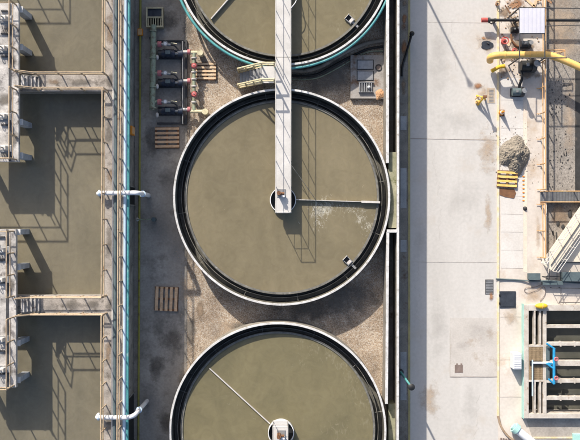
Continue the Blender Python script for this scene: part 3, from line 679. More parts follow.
def opening(py0, py1, z0, z1):
    zc = (z0+z1)/2; xw = X(LX(123.5,(py0+py1)/2), ZA-0.15)
    o_ = MB().box(xw-0.02, xw+0.012, Y(py1,zc), Y(py0,zc), z0, z1).build('opening', M['black'], ew)
    fr = MB(); fr.box(xw, xw+0.05, Y(py1,zc)-0.06, Y(py1,zc), z0-0.06, z1+0.06); fr.box(xw, xw+0.05, Y(py0,zc), Y(py0,zc)+0.06, z0-0.06, z1+0.06); fr.box(xw, xw+0.05, Y(py1,zc), Y(py0,zc), z1, z1+0.06)
    fr.build('frame', M['wall'], o_)
opening(187, 204.5, ZG+0.06, 3.2)
opening(397, 445, ZG+0.06, 3.2)
# pipes on the outside of the wall
o = MB().tube([LP(125.6,YT,ZA+0.02), LP(125.6,YBm,ZA+0.02)], 0.085, 14).build('pale_blue_pipe', M['pale_blue'], smooth=True)
tag(o, 'long pale blue pipe along the top of the basin wall', 'pipe')
o = MB().tube([LP(128.9,YT,ZA-0.06), LP(128.9,YBm,ZA-0.06)], 0.075, 14).build('teal_pipe', M['teal'], smooth=True)
tag(o, 'long teal pipe beside the pale blue pipe on the basin wall', 'pipe')
# cross walkways
def cross(ytop, ybot, ydk0, ydk1, xl, xlr, label, rl):
    zz = ZA-0.012
    t = thing('cross_walkway', P(60,(ytop+ybot)/2,ZL), label, 'walkway')
    a0, a1 = Y(ydk0,zz), Y(ydk1,zz); x0, x1 = X(xl,zz), X(LX(106.2,ytop),zz)
    MB().box(X(-500,zz), x1-0.05, a1+0.04, a0-0.04, 0.5, zz-0.15).build('wall_body', M['wall'], t)
    MB().box(x0, x1, a1, a0, zz-0.15, zz).build('deck', M['deck'], t, bevel=0.02)
    z5 = zz+0.95
    for nm, yp in (('upper', ytop), ('lower', ybot)):
        p = P(xlr, yp, z5); q = P(LX(103.5,ytop), yp, z5); p.z = q.z = zz; w0 = Vector((X(21,ZB), p.y, ZB-0.02))
        r_ = thing('railing', (p+q)/2, 'tan railing on the %s edge of the %s cross walkway' % (nm, rl), 'railing')
        rail_line(r_, [w0, p, q], 0.95, 1.1, M['rail_tan'], rr=0.034)
    # steps up to the platform
    ns = 5
    s0 = X(40,ZA); s1 = X(21,ZB)
    for k in range(ns):
        xx1 = s0+(s1-s0)*k/ns; xx0 = s0+(s1-s0)*(k+1)/ns-0.02; zs = ZA+(ZB-ZA)*(k+1)/(ns+0.3)
        MB().box(xx0, xx1, a1+0.12, a0-0.12, zs-0.05, zs).build('step', M['deck_pale'], t, bevel=0.01)
    for yy in (a1+0.09, a0-0.09):
        d = MB(); w2 = 0.03
        d.add([(s0,yy-w2,zz),(s1,yy-w2,ZB-0.16),(s1,yy-w2,ZB-0.04),(s0,yy-w2,zz+0.12),(s0,yy+w2,zz),(s1,yy+w2,ZB-0.16),(s1,yy+w2,ZB-0.04),(s0,yy+w2,zz+0.12)],
              [(0,1,2,3),(7,6,5,4),(0,4,5,1),(1,5,6,2),(2,6,7,3),(3,7,4,0)]); d.build('stringer', M['wall'], t)
    return t
cross(72.3, 87.6, 74.9, 91.3, 18, 33, 'concrete cross walkway with steps over the upper left basin', 'upper')
cross(297.8, 315.0, 295.2, 313.6, 16, 30, 'concrete cross walkway with steps over the lower left basin', 'lower')
# gate platforms
def platform(y0, y1, gap0, gap1, hole0, hole1, xe, label, rl, piers):
    """y0..y1: px extent of deck at ZB; xe: right edge px; gap: opening for the cross walkway"""
    t = thing('gate_platform', P(5,(y0+y1)/2,ZL), label, 'platform')
    ya, yb = Y(y0,ZB), Y(y1,ZB); xr = X(xe,ZB); xi = xr-0.86
    h0, h1 = Y(hole0,ZB), Y(hole1,ZB)
    mb = MB(); mb.box(xi, xr, yb, ya, ZB-0.22, ZB); mb.build('deck', M['deck_pale'], t, bevel=0.015)
    MB().box(X(-160,ZB), xi-0.004, h0, ya, ZB-0.22, ZB-0.003).build('side_deck', M['deck_pale'], t)
    MB().box(xi-1.2, xi-0.004, yb, h1, ZB-0.22, ZB-0.003).build('side_deck', M['deck_pale'], t)
    for py in piers:
        yy = Y(py, ZB-0.25)
        MB().box(xr-0.26, xr+0.09, yy-0.12, yy+0.12, 0.5, ZB-0.225).build('pier', M['pier'], t)
        MB().box(xr-0.3, xr+0.13, yy-0.14, yy+0.14, ZB-0.25, ZB-0.222).build('bearing', M['coping'], t)
    for py in piers[-1:]:
        yy = Y(py, ZB-0.25); MB().box(xi-1.28, xi-1.02, yy-0.12, yy+0.12, 0.5, ZB-0.225).build('pier', M['pier'], t)
    for k_ in range(7):
        yy = ya-0.5-(ya-yb-1.0)*k_/6
        if h1 < yy < h0: continue
        MB().box(xi-1.0, xi-0.12, yy-0.22, yy-0.02, ZB+0.001, ZB+0.05).build('cover_plate', M['dark_metal' if k_%2 else 'grey_metal'], t, bevel=0.006)
        MB().box(xi+0.08, xr-0.5, yy+0.1, yy+0.17, ZB+0.001, ZB+0.09).build('pipe_bracket', M['dark_metal'], t)
    # kerb beam under the right rail
    MB().box(xr-0.44, xr-0.34, yb+0.02, ya-0.02, ZB+0.001, ZB+0.035).build('guide_rail', M['dark_metal'], t)
    g0, g1 = Y(gap0,ZB), Y(gap1,ZB); a = 0.1
    for nm, p, q in (('upper', ya-a, g0), ('lower', g1, yb+a)):
        r_ = thing('railing', (xr-a, (p+q)/2, ZB), 'tan railing along the edge of the %s gate platform, %s its steps' % (rl, 'above' if nm == 'upper' else 'below'), 'railing')
        pts = [(xr-a,p,ZB),(xr-a,q,ZB)]
        if nm == 'upper': pts = [(xr-3.0,p,ZB)]+pts
        else: pts = pts+[(xr-3.0,q,ZB)]
        rail_line(r_, pts, 1.0, 1.1, M['rail_tan'], rr=0.036)
    return t
platform(3.0, 161.8, 72, 90, 80, 114, 18.6, 'concrete gate platform at the upper left, standing on piers over the water', 'upper', (9.5, 47, 122, 155.5))
platform(229, 387.6, 296, 317, 304, 339, 16.0, 'concrete gate platform at the lower left, standing on piers over the water', 'lower', (232, 267, 343, 380))
platform(-225, -66, -170, -150, -148, -114, 21, 'concrete gate platform above the top edge whose railing shadow falls on the water', 'topmost', (-220, -180, -106, -72))
for k_,(x_,y_,rx_,ry_) in enumerate(((110,30,.3,1.2),(111,80,.3,.5),(109,130,.25,1.4),(111,175,.3,.7),(109,240,.25,1.5),(110,305,.3,.6),(108,350,.25,1.2),(109,420,.3,1.0),(80,82,.9,.25),(55,82,.5,.2),(70,305,.9,.3),(92,304,.5,.3))):
    decal(x_,y_,rx_,ry_,ZA+0.004+0.0006*k_,D['dark' if k_%3 else 'dirt'])
for k_,(x_,y_,rx_,ry_) in enumerate(((8,30,.5,.6),(12,62,.3,.5),(6,100,.5,.5),(13,140,.3,.7),(5,155,.5,.3),(8,245,.4,.6),(11,285,.3,.5),(6,330,.4,.5),(9,370,.3,.6))):
    decal(x_,y_,rx_,ry_,ZB+0.004+0.0006*k_,D['dark'])
# gate hoists on the platforms
def hoist(px, py, label):
    p = P(px, py, ZB+0.3); t = thing('gate_hoist', (p.x,p.y,ZB), label, 'gate hoist', 'gate hoists on the platforms')
    MB().box(p.x-0.28,p.x+0.26,p.y-0.16,p.y+0.16,ZB,ZB+0.06).build('base', M['grey_metal'], t, bevel=0.01)
    MB().box(p.x-0.12,p.x+0.12,p.y-0.1,p.y+0.1,ZB+0.06,ZB+0.45).build('gearbox', M['rail_grey'], t, bevel=0.03)
    MB().tube([(p.x-0.3,p.y,ZB+0.3),(p.x-0.12,p.y,ZB+0.3)],0.03,8).build('shaft', M['dark_metal'], t)
    MB().torus((p.x-0.31,p.y,ZB+0.3),0.14,0.018,20,6,'x').build('handwheel', M['dark_metal'], t)
    MB().cyl((p.x,p.y),0.03,ZB+0.45,ZB+0.8,10).build('spindle', M['grey_metal'], t)
for px, py, lb in ((4,18,'gate hoist at the top of the upper gate platform'),(3,48,'gate hoist on the upper platform between its top and the cross walkway'),
                   (3,116,'gate hoist on the upper platform just below the cross walkway'),(4,148,'gate hoist near the lower end of the upper platform'),
                   (2,250,'gate hoist near the top of the lower gate platform'),(1,280,'gate hoist on the lower platform just above the cross walkway'),
                   (1,340,'gate hoist on the lower platform below the cross walkway'),(2,370,'gate hoist near the bottom of the lower platform')): hoist(px, py, lb)
# white transfer pipes across the walkway
def white_pipe(pts, label, rr=0.105):
    pts3 = [P(a_, b_, z_) for a_, b_, z_ in pts]
    t = thing('transfer_pipe', Vector((pts3[0].x,pts3[0].y,ZL)), label, 'pipe', 'white pipes over the basin wall')
    MB().tube(bez(pts3, 8), rr, 16).build('pipe', M['white_paint'], t, smooth=True)
    for i_ in (2, -3):
        d = (pts3[i_+1]-pts3[i_]).normalized(); c_ = pts3[i_]
        MB().tube([c_-d*0.035, c_+d*0.035], rr+0.045, 16).build('flange', M['pale_blue'], t, smooth=False)
zp_ = ZA+0.34
white_pipe([(100.0,193.8,ZL-0.2),(98.6,193.6,zp_-0.25),(99.5,193.2,zp_),(104,193,zp_),(118,193,zp_),(132,192.8,zp_),(138,193,zp_-0.05),(142.5,193.8,zp_-0.6),(147.5,195,2.2),(149,195.5,ZG)],
           'white pipe crossing the basin walkway at mid height of the picture')
white_pipe([(99,414.5,ZL-0.2),(97.5,417,zp_-0.25),(98.6,417.2,zp_),(103,417.3,zp_),(118,417.6,zp_),(128,417.3,zp_),(134.5,415,zp_-0.1),(139,410,zp_-0.7),(144,404.5,2.4),(147,401,ZG)],
           'white pipe crossing the basin walkway near the bottom, bending up right')
# olive yellow pipe along the yard with orange clamps
o = MB().tube([P(141.4,-200,ZG+0.2), P(138.3,440,ZG+0.2), P(137,760,ZG+0.2)], 0.055, 10).build('olive_pipe', M['olive_pipe'], smooth=True)
tag(o, 'thin olive yellow pipe running the length of the dark yard', 'pipe')
def boxy(name, px0, px1, py0, py1, z0, z1, mat, label, cat, bevel=0.015):
    return tag(MB().box(X(px0,z1),X(px1,z1),Y(py1,z1),Y(py0,z1),z0,z1).build(name, mat, bevel=bevel), label, cat)
def clamp(px, py, label):
    p = P(px,py,ZG+0.3); t = thing('junction_box', (p.x,p.y,ZG), label, 'box')
    MB().box(p.x-0.13,p.x+0.13,p.y-0.17,p.y+0.17,ZG+0.12,ZG+0.32).build('body', M['orange'], t, bevel=0.02)
    MB().box(p.x-0.1,p.x+0.1,p.y-0.14,p.y+0.14,ZG+0.32,ZG+0.335).build('lid', M['rail_orange'], t, bevel=0.004)
    MB().box(p.x-0.05,p.x+0.05,p.y-0.05,p.y+0.05,ZG,ZG+0.12).build('foot', M['dark_metal'], t)
clamp(140, 32, 'orange box on the olive pipe left of the grated hatch')
xw = X(LX(123.5,130), ZA-0.15)
t = thing('junction_box', (xw+0.1, Y(130.5,2.4), 2.0), 'orange box fixed to the basin wall beside the teal pipe', 'box')
MB().box(xw+0.012, xw+0.16, Y(135,2.4), Y(126.3,2.4), 2.0, 2.75).build('body', M['orange'], t, bevel=0.02)
MB().box(xw+0.16, xw+0.175, Y(134,2.4), Y(127.3,2.4), 2.06, 2.69).build('lid', M['rail_orange'], t, bevel=0.004)
p = P(141.5,219.5,ZG+0.3); p.x -= 0.22; t = thing('drain_valve', (p.x,p.y,ZG), 'small pale valve with green cap crossing the olive pipe', 'valve')
MB().sphere((p.x,p.y,ZG+0.22),0.1).build('body', M['rail_grey'], t, smooth=True)
MB().tube([(p.x,p.y,ZG+0.32),(p.x+0.75,p.y,ZG+0.32)],0.03,8).build('stem', M['green_pipe'], t); MB().cyl((p.x+0.82,p.y),0.11,ZG+0.05,ZG+0.36,18).build('cap', M['blue_grey'], t)

# ------------------------------------------------------------------ pump skid
hb = thing('grated_hatch', P(154.5,16,ZG), 'square yellowish framed hatch with grating at the top of the yard', 'hatch')
zz = ZG+0.35; x0,x1,y0,y1 = X(146,zz),X(163,zz),Y(27,zz),Y(7,zz)
mb = MB(); fw_ = 0.07
mb.box(x0,x1,y1-fw_,y1,ZG,zz); mb.box(x0,x1,y0,y0+fw_,ZG,zz); mb.box(x0,x0+fw_,y0+fw_,y1-fw_,ZG,zz); mb.box(x1-fw_,x1,y0+fw_,y1-fw_,ZG,zz); mb.box(x0+fw_,x1-fw_,(y0+y1)/2-0.03,(y0+y1)/2+0.03,ZG,zz-0.01)
mb.build('frame', M['yellow_stair'], hb)
MB().box(x0+fw_,x1-fw_,(y0+y1)/2+0.03,y1-fw_,ZG,zz-0.08).build('glazed_panel', M['dark_cover'], hb)
mb = MB(); n = 6
for k in range(n): mb.box(x0+fw_+(x1-x0-2*fw_)*(k+0.25)/n, x0+fw_+(x1-x0-2*fw_)*(k+0.6)/n, y0+fw_, (y0+y1)/2-0.03, zz-0.1, zz-0.04)
mb.build('grating', M['yellow_stair'], hb); MB().box(x0+fw_,x1-fw_,y0+fw_,(y0+y1)/2-0.03,ZG,ZG+0.05).build('dark_bottom', M['near_black'], hb)
# suction header
zh = ZG+0.62
sp_ = thing('header_pipe', P(153,70,ZG), 'large grey green header pipe running down the left of the pump skid', 'pipe')
MB().tube([P(153.5,25,zh),P(153,60,zh),P(152.4,110,zh)], 0.145, 20).build('pipe', M['green_pipe'], sp_, smooth=True)
for py in (31, 58, 87, 108): 
    c_ = P(152.9,py,zh); MB().tube([c_+Vector((0,0.03,0)), c_-Vector((0,0.03,0))],0.185,20).build('flange', M['green_pipe'], sp_)
for py in (40, 96): c_ = P(153,py,ZG); MB().box(c_.x-0.1,c_.x+0.1,c_.y-0.05,c_.y+0.05,ZG,zh-0.1).build('support', M['dark_metal'], sp_)
# skid frame
sk = thing('pump_skid', P(170,80,ZG), 'dark steel skid frame that carries the three pumps', 'skid')
zs = ZG+0.12
for (x0,x1,y0,y1) in ((157,187,40,41.5),(157,187,122.5,124.2),(181.3,183.0,41.5,122.5),(185.3,187,41.5,122.5)):
    MB().box(X(x0,zs),X(x1,zs),Y(y1,zs),Y(y0,zs),ZG,zs).build('beam', M['dark_metal'], sk)
for py in (54.5,83,111): MB().box(X(158,zs),X(181,zs),Y(py+4.5,zs),Y(py-4.5,zs),ZG,zs-0.02).build('bed_plate', M['dark_cover'], sk)
MB().tube([P(182.6,41,zs+0.3),P(182.6,124,zs+0.3)],0.03,8).build('hand_bar', M['grey_metal'], sk)
for py in (42,83,123): c_ = P(182.6,py,zs+0.3); MB().tube([(c_.x,c_.y,zs),(c_.x,c_.y,zs+0.3)],0.025,8).build('bar_post', M['grey_metal'], sk)
def pump(py, label):
    z = ZG+0.42; k = (HC-z)/F
    c_ = P(172, py+8.5, z); t = thing('pump', (c_.x,c_.y,ZG+0.12), label, 'pump', 'three pumps on the skid')
    def q(px, dy, dz=0): v = P(px, py+8.5+dy, z); v.z += dz; return v
    MB().tube([q(162,0),q(163,0),q(174,0),q(175,0)],0.19,20).build('motor', M['motor'], t, smooth=True)
    mb = MB()
    for i in range(9): mb.tube([q(163.5+i*1.25,0)-Vector((0.012,0,0)), q(163.5+i*1.25,0)+Vector((0.012,0,0))],0.215,20)
    mb.build('cooling_fins', M['motor'], t)
    MB().box(q(166,0).x,q(171,0).x,q(0,0).y-0.08,q(0,0).y+0.1,z+0.18,z+0.32).build('terminal_box', M['blue_grey'], t, bevel=0.01)
    MB().tube([q(158.5,0),q(162,0)],0.16,20).build('fan_cover', M['dark_metal'], t)
    MB().tube([q(175,0),q(178.5,0)],0.07,14).build('coupling', M['grey_metal'], t)
    MB().tube([q(178,0),q(183,0)],0.17,20).build('volute', M['motor'], t, smooth=True)
    MB().tube([q(183,-1.5,0.03),q(188.5,-1.5,0.03)],0.075,14).build('outlet_pipe', M['rail_grey'], t, smooth=True)
    MB().tube([q(187.6,-1.5,0.03),q(190.6,-1.5,0.03)],0.13,18).build('outlet_flange', M['pink'], t)
    # suction branch above the motor
    MB().tube([q(154,-8.5,0.2),q(158,-8.5,0.2)],0.08,14).build('branch', M['green_pipe'], t)
    MB().tube([q(158.3,-8.5,0.2),q(162.2,-8.5,0.2)],0.145,18).build('branch_flange', M['pink'], t)
    MB().tube([q(162,-8.5,0.2),q(171,-8.0,0.15)],0.065,12).build('valve_body', M['grey_metal'], t, smooth=True)
    v = q(166.5,-8.3,0.2); MB().cyl((v.x,v.y),0.08,v.z,v.z+0.22,16).build('valve_bonnet', M['white_paint'], t)
    v = q(166.5,-8.3,0.42); MB().torus((v.x,v.y,v.z),0.11,0.018,20,6).build('handwheel', M['grey_metal'], t)
    MB().tube(bez([q(171,-8,0.15),q(175,-7,0.2),q(178,-4,0.15),q(180,-1,0.1)],5),0.04,10).build('elbow', M['dark_metal'], t, smooth=True)
    MB().tube([q(172,-9.5,0.3),q(178,-8.2,0.34)],0.02,8).build('lever', M['cream'], t)
    MB().sphere(q(157.5,4.2,0.1), 0.11, sc=(0.8,1.2,1)).build('filter_bowl', M['rail_grey'], t, smooth=True)
pump(45, 'uppermost of the three navy pumps on the skid')
pump(74, 'middle one of the three navy pumps on the skid')
pump(102.5, 'lowest of the three navy pumps on the skid')
# discharge manifold
zm = ZG+0.45
dm = thing('discharge_manifold', P(194,82,ZG), 'pale green discharge manifold with red valves right of the pumps', 'pipe')
MB().tube([P(194,52,zm),P(194,112,zm)],0.085,16).build('pipe', M['cream'] if False else M['green_pipe'], dm, smooth=True)
for py, xe in ((52.5,200),(111.5,205)):
    MB().tube([P(190,py,zm),P(xe,py,zm)],0.09,16).build('end_pipe', M['cream'], dm, smooth=True)
    c_ = P(xe,py,zm+0.1); MB().cyl((c_.x,c_.y),0.15,zm-0.35,zm+0.12,20).build('end_cap', M['cream'], dm)
for py in (65.5, 94):
    c_ = P(194,py,zm+0.2)
    v_ = MB().sphere((c_.x,c_.y,zm+0.05),0.15,sc=(1,1,0.9)).build('valve', M['pink'], dm, smooth=True)
    MB().torus((c_.x,c_.y,zm+0.3),0.1,0.018,20,6).build('handwheel', M['red'], v_); MB().cyl((c_.x,c_.y),0.02,zm+0.1,zm+0.3,8).build('spindle', M['dark_metal'], v_)
for py in (58,72,79,86,102):
    c_ = P(194,py,zm); MB().tube([c_+Vector((0,0.035,0)),c_-Vector((0,0.035,0))],0.14,18).build('flange', M['rail_grey'], dm)
for py in (60,100): c_ = P(194,py,ZG); MB().box(c_.x-0.06,c_.x+0.06,c_.y-0.05,c_.y+0.05,ZG,zm-0.06).build('support', M['dark_metal'], dm)

# ------------------------------------------------------------------ pallets
def pallet(px, py, wpx, hpx, ang, z, mat, label, n=5, name='pallet', bw=0.55):
    zt_ = z+0.14; c_ = P(px, py, zt_); k = (HC-zt_)/F; W, H = wpx*k, hpx*k
    xf = Matrix.Translation((c_.x,c_.y,z)) @ Matrix.Rotation(ang,4,'Z')
    t = thing(name, (c_.x,c_.y,z), label, 'pallet', 'wooden pallets')
    for i in range(n):
        yy = -H/2+(i+0.5)*H/n; bwd = H/n*bw/2; j = random.uniform(-0.012,0.012)
        MB(xf).box(-W/2+j,W/2+j,yy-bwd,yy+bwd,0.115,0.138).build('deck_board', mat, t, bevel=0.003)
    for xx in (-W/2+0.05, 0, W/2-0.05): MB(xf).box(xx-0.045,xx+0.045,-H/2+0.01,H/2-0.01,0.022,0.114).build('bearer', M['wood_dark'], t)
    for yy in (-H/2+0.06, 0, H/2-0.06): MB(xf).box(-W/2,W/2,yy-0.05,yy+0.05,0.0,0.021).build('bottom_board', M['wood_dark'], t)
pallet(167,137.5,24,22,0.01,ZG,M['wood'],'wooden pallet in the shade just below the pump skid',5)
pallet(205.5,71,21,18,0.0,ZG,M['wood_pale'],'pale sunlit wooden pallet on the gravel right of the pumps',5)
pallet(166.3,299,24,24,R(88),ZG,M['wood'],'wooden pallet with upright boards lying alone in the dark yard',5,bw=0.6)
pallet(507.5,179,20,17.5,R(-3),0.0,M['yellow_wood'],'yellow wooden pallet beside the grey sand pile',4,bw=0.5)

# ================================================================== VERGE OBJECTS
def lamp_post(bx, by, h, label):
    b = P(bx, by, 0.1); t = thing('lamp_post', b, label, 'lamp post', 'lamp posts along the road')
    MB().cyl((b.x,b.y),0.16,0.1,0.16,20).build('base', M['dark_metal'], t)
    MB().cyl((b.x,b.y),0.06,0.16,h,16,r1=0.045).build('pole', M['teal'], t, smooth=True)
    MB().cyl((b.x,b.y),0.16,h+0.1,h+0.16,24,r1=0.08).build('lamp_hood', M['black'], t, smooth=True)
    MB().cyl((b.x,b.y),0.08,h-0.1,h+0.1,20,r1=0.13).build('lamp_shade', M['black'], t, smooth=True)
lamp_post(400.5, 372, 3.9, 'teal lamp post with black round lamp on the verge, lower right of centre')
lamp_post(401, -55, 5.0, 'lamp post beyond the top edge whose shadow crosses the road')
vp = thing('standpipe', P(410.5,38,0.1), 'black standpipe with round head and hose in the shaded verge', 'standpipe')
q = P(412,33.5,0.8); MB().cyl((q.x,q.y),0.05,0.1,0.75,12).build('pipe', M['black'], vp); MB().sphere((q.x,q.y,0.8),0.13).build('head', M['black'], vp, smooth=True)
MB().tube(bez([(q.x,q.y,0.7),P(409.5,42,0.5),P(406,54,0.2),P(402.5,66,0.14),P(402,76,0.14)],6),0.06,10).build('hose', M['black'], vp, smooth=True)
for (cx,cy,rx,ry,sd_,mt) in ((404,20,0.18,0.7,1.0,'rust_dirt'),(404,47,0.16,0.5,2.0,'rust_dirt'),(403.5,85,0.16,0.6,5.0,'dirt'),(405,4,0.2,0.25,9.0,'dirt')):
    decal(cx,cy,rx*1.3,ry*1.3,0.116,D[mt])
# verge paving tiles: bluish bits
for (y0,y1) in ((116,130),(168,208),(352,400),(240,252)):
    o = MB().box(X(400.5,0.11),X(406.5,0.11),Y(y1,0.11),Y(y0,0.11),0.08,0.11).build('verge_slab', mk('verge_slab_concrete', (0.36,0.37,0.38),(0.24,0.25,0.26),2.0,0.85)); struct(o)

# ================================================================== RIGHT SIDE
# sludge bed walls and floor
x0,x1,y0,y1 = BED; zf = -0.18
struct(MB().add([(x0,y0,zf),(x1,y0,zf),(x1,y1,zf),(x0,y1,zf)],[(0,1,2,3)]).build('sludge_bed_floor', M['basin_floor']))
o = MB().add([(x0,y0,zf),(x1,y0,zf),(x1,y1,zf),(x0,y1,zf),(x0,y0,0),(x1,y0,0),(x1,y1,0),(x0,y1,0)],[(0,4,5,1),(1,5,6,2),(2,6,7,3),(3,7,4,0)]).build('sludge_bed_walls', M['wall']); struct(o)
o = MB().box(x0-0.16,x0,y0,y1,-0.3,0.07).build('sludge_bed_kerb', M['gutter'], bevel=0.01); struct(o)
o = MB().box(X(575,zf),X(582,zf),Y(200,zf),Y(62,zf),zf-0.01,zf+0.004).build('shade_strip', M['near_black']); struct(o)  # flat near-black strip, shade painted onto the bed floor's right edge
# loose dark lumps
mb = MB()
for k in range(450):
    x = random.uniform(550,570) if random.random() < 0.8 else random.uniform(549,574); y = random.uniform(76,196)
    if random.random() > 0.35+0.5*noise.noise(Vector((x*0.1,y*0.06,0))): continue
    p = P(x,y,zf); s_ = random.uniform(0.012,0.035)
    mb.sphere((p.x,p.y,zf+0.01), s_, 6, 4, (random.uniform(.6,1.4),random.uniform(.6,2.0),0.6))
for (x,y,s_,t_) in ((558,224,0.10,1),(556.5,236,0.05,3),(563,227,0.10,1),(553,233,0.05,2),(570,214,0.12,1.4),(559,245,0.06,1.5)):
    p = P(x,y,zf); mb.sphere((p.x,p.y,zf),s_,8,5,(1,1.5*t_,0.5))
o = mb.build('sludge_lumps', M['near_black']); o['kind'] = 'stuff'; o['label'] = 'dark dried sludge lumps scattered over the bed floor'
decal(560,25,1.6,2.6,zf+0.004,D['gutter']); decal(567,48,1.2,1.2,zf+0.006,D['gutter']); decal(552,90,0.5,2.2,zf+0.008,D['pale']); decal(570,120,0.5,3.2,zf+0.010,D['gutter']); decal(560,215,0.9,0.9,zf+0.012,D['dirt'])
# orange railing
def rrail(xt0, y0p, y1p, h, label, z=0.07):
    a = P(xt0,y0p,z+h); b = P(xt0+0.4,y1p,z+h); a.z = b.z = z
    t = thing('railing', (a+b)/2, label, 'railing'); rail_line(t,[a,b],h,1.25,M['rail_orange'],rr=0.035)
    for i in range(max(1,round((b-a).length/1.25))+1):
        p = a.lerp(b, i/max(1,round((b-a).length/1.25)))
        MB().box(p.x-0.18,p.x+0.04,p.y-0.02,p.y+0.02,z,z+0.012).build('foot_plate', M['rail_orange'], t)
rrail(545.3, 60, 189, 0.9, 'orange railing along the sludge bed, above the grating walkway')
rrail(545.3, 204, 258, 0.9, 'orange railing along the sludge bed, below the grating walkway')
rrail(545.3, -60, 52, 0.9, 'orange railing along the sludge bed at the top right corner')
# grating walkway
gw = thing('grating_walkway', P(560,197,0.1), 'grey grating walkway with orange rails crossing the sludge bed', 'walkway')
zg = 0.1; ga,gb = Y(191.2,zg),Y(202.6,zg); gx0,gx1 = X(540.5,zg),X(640,zg)
mb = MB(); n = 110
for k in range(n): xx = gx0+(gx1-gx0)*k/n; mb.box(xx,xx+0.024,gb+0.03,ga-0.03,zg-0.03,zg)
mb.build('grating', M['grey_metal'], gw)
MB().box(gx0,gx1,ga-0.03,ga,zg-0.12,zg+0.01).build('side_beam', M['dark_metal'], gw); MB().box(gx0,gx1,gb,gb+0.03,zg-0.12,zg+0.01).build('side_beam', M['dark_metal'], gw)
MB().box(gx0,gx1,gb+0.031,ga-0.031,zg-0.11,zg-0.06).build('under_plate', M['dark_cover'], gw)
for yy in (ga-0.02, gb+0.02): rail_line(gw, [(gx0,yy,zg),(gx1,yy,zg)],0.45,1.6,M['rail_orange'],rr=0.03,mid=False)
# cream slab & truss gangway
cr_z = 0.12
o = MB().prism([P(544,262,cr_z)[:2],P(640,262,cr_z)[:2],P(640,150,cr_z)[:2],P(583,205,cr_z)[:2]], zf, cr_z).build('cream_slab', M['cream_roof'], bevel=0.01)
tag(o, 'cream flat slab cutting diagonally across the corner of the sludge bed', 'slab')
gt = thing('diagonal_gangway', P(565,232,cr_z), 'pale diagonal gangway with thin rails along the edge of the cream slab', 'gangway')
zt2 = 0.62
pA = P(541,263,zt2); pB = P(600,178,zt2); d = (pB-pA).normalized(); nn = Vector((d.y,-d.x,0)); wd = 0.75
MB().prism([pA[:2],pB[:2],(pB+nn*wd)[:2],(pA+nn*wd)[:2]], zt2-0.05, zt2).build('deck', M['cream_roof'], gt, bevel=0.01)
rail_line(gt, [pA+nn*0.02, pB+nn*0.02], 0.9, 0.75, M['rail_grey'], rr=0.018); rail_line(gt, [pA+nn*(wd-0.02), pB+nn*(wd-0.02)], 0.9, 0.75, M['rail_grey'], rr=0.018)
MB().tube([P(546,262,zt2+0.05)+nn*0.3,P(600,184,zt2+0.05)+nn*0.3],0.02,8).build('cable', M['dark_metal'], gt)
for f_ in (0.1,0.5,0.9): c_ = pA.lerp(pB,f_)+nn*0.35; MB().tube([(c_.x,c_.y,zf if f_>0.3 else 0),(c_.x,c_.y,zt2-0.05)],0.05,8).build('leg', M['grey_metal'], gt)
# dark bars added as a frame's shadow lines, cabinets and cable between slab and filter tank
def shadow_bars(pts, z, label, r=0.018):
    t = thing('frame_shadow_bars', P(pts[0][0],pts[0][1],0), label, 'frame')
    ps = [P(a_,b_,z) for a_,b_ in pts]
    for i_ in range(len(ps)-1): MB().tube([ps[i_],ps[i_+1]],r,8).build('bar', M['dark_metal'], t)
    for p_ in ps[:2]: MB().tube([p_,(p_.x,p_.y,0.0)],r,8).build('leg', M['dark_metal'], t)
shadow_bars([(549.5,262.5),(549.5,279),(542,276.5),(563,276.5)],0.25,'thin dark bars drawn as a frame shadow left of the long blue grey cabinet')
shadow_bars([(557,262.5),(557,279)],0.25,'thin dark bar drawn as a shadow line beside the long blue grey cabinet')
shadow_bars([(561,288),(561,302.5),(600,302.5)],0.3,'thin dark bars drawn as a rectangular frame shadow above the filter tank')
shadow_bars([(552,288),(600,288.5)],0.3,'thin dark horizontal bar drawn as a shadow line just under the long black cable')
def cabinet(x0,x1,y0,y1,h,label,mat='blue_grey'):
    p = P((x0+x1)/2,(y0+y1)/2,0); t = thing('cabinet', (p.x,p.y,0), label, 'cabinet')
    MB().box(X(x0,h),X(x1,h),Y(y1,h),Y(y0,h),0.03,h).build('body', M[mat], t, bevel=0.012)
    MB().box(X(x0,h)-0.02,X(x1,h)+0.02,Y(y1,h)-0.02,Y(y0,h)+0.02,h-0.002,h+0.02).build('lid', M[mat], t, bevel=0.006)
    MB().box(X(x0,h)+0.03,X(x1,h)-0.03,Y(y1,h)+0.03,Y(y0,h)-0.03,0.0,0.03).build('plinth', M['dark_metal'], t)
cabinet(563,600,272.5,281,0.5,'long blue grey cabinet reaching the right edge below the cream slab')
cabinet(529,540,273.5,279.5,0.35,'small blue grey cabinet at the left end of the cable')
cabinet(543,563,281.5,284.5,0.3,'narrow flat blue grey box lying along the black cable')
o = MB().tube(bez([P(496,279,0.1),P(505,279.3,0.06),P(520,280.2,0.06),P(535,281.2,0.2),P(550,281,0.34),P(580,283,0.12),P(620,284,0.1)],8),0.04,8).build('cable', M['blue_grey'], smooth=True)
tag(o, 'long dark cable running right from the yellow kerb below the cream slab', 'cable')
o = MB().tube(bez([P(*q_,0.05) for q_ in ((545,283),(535,287),(526,288),(524.5,291),(529,293),(537,290),(544,287),(545,294),(540,301))],8),0.014,6).build('cable_loop', M['manhole'], smooth=True)
tag(o, 'thin looped cable on the pavement above the yellow float', 'cable')

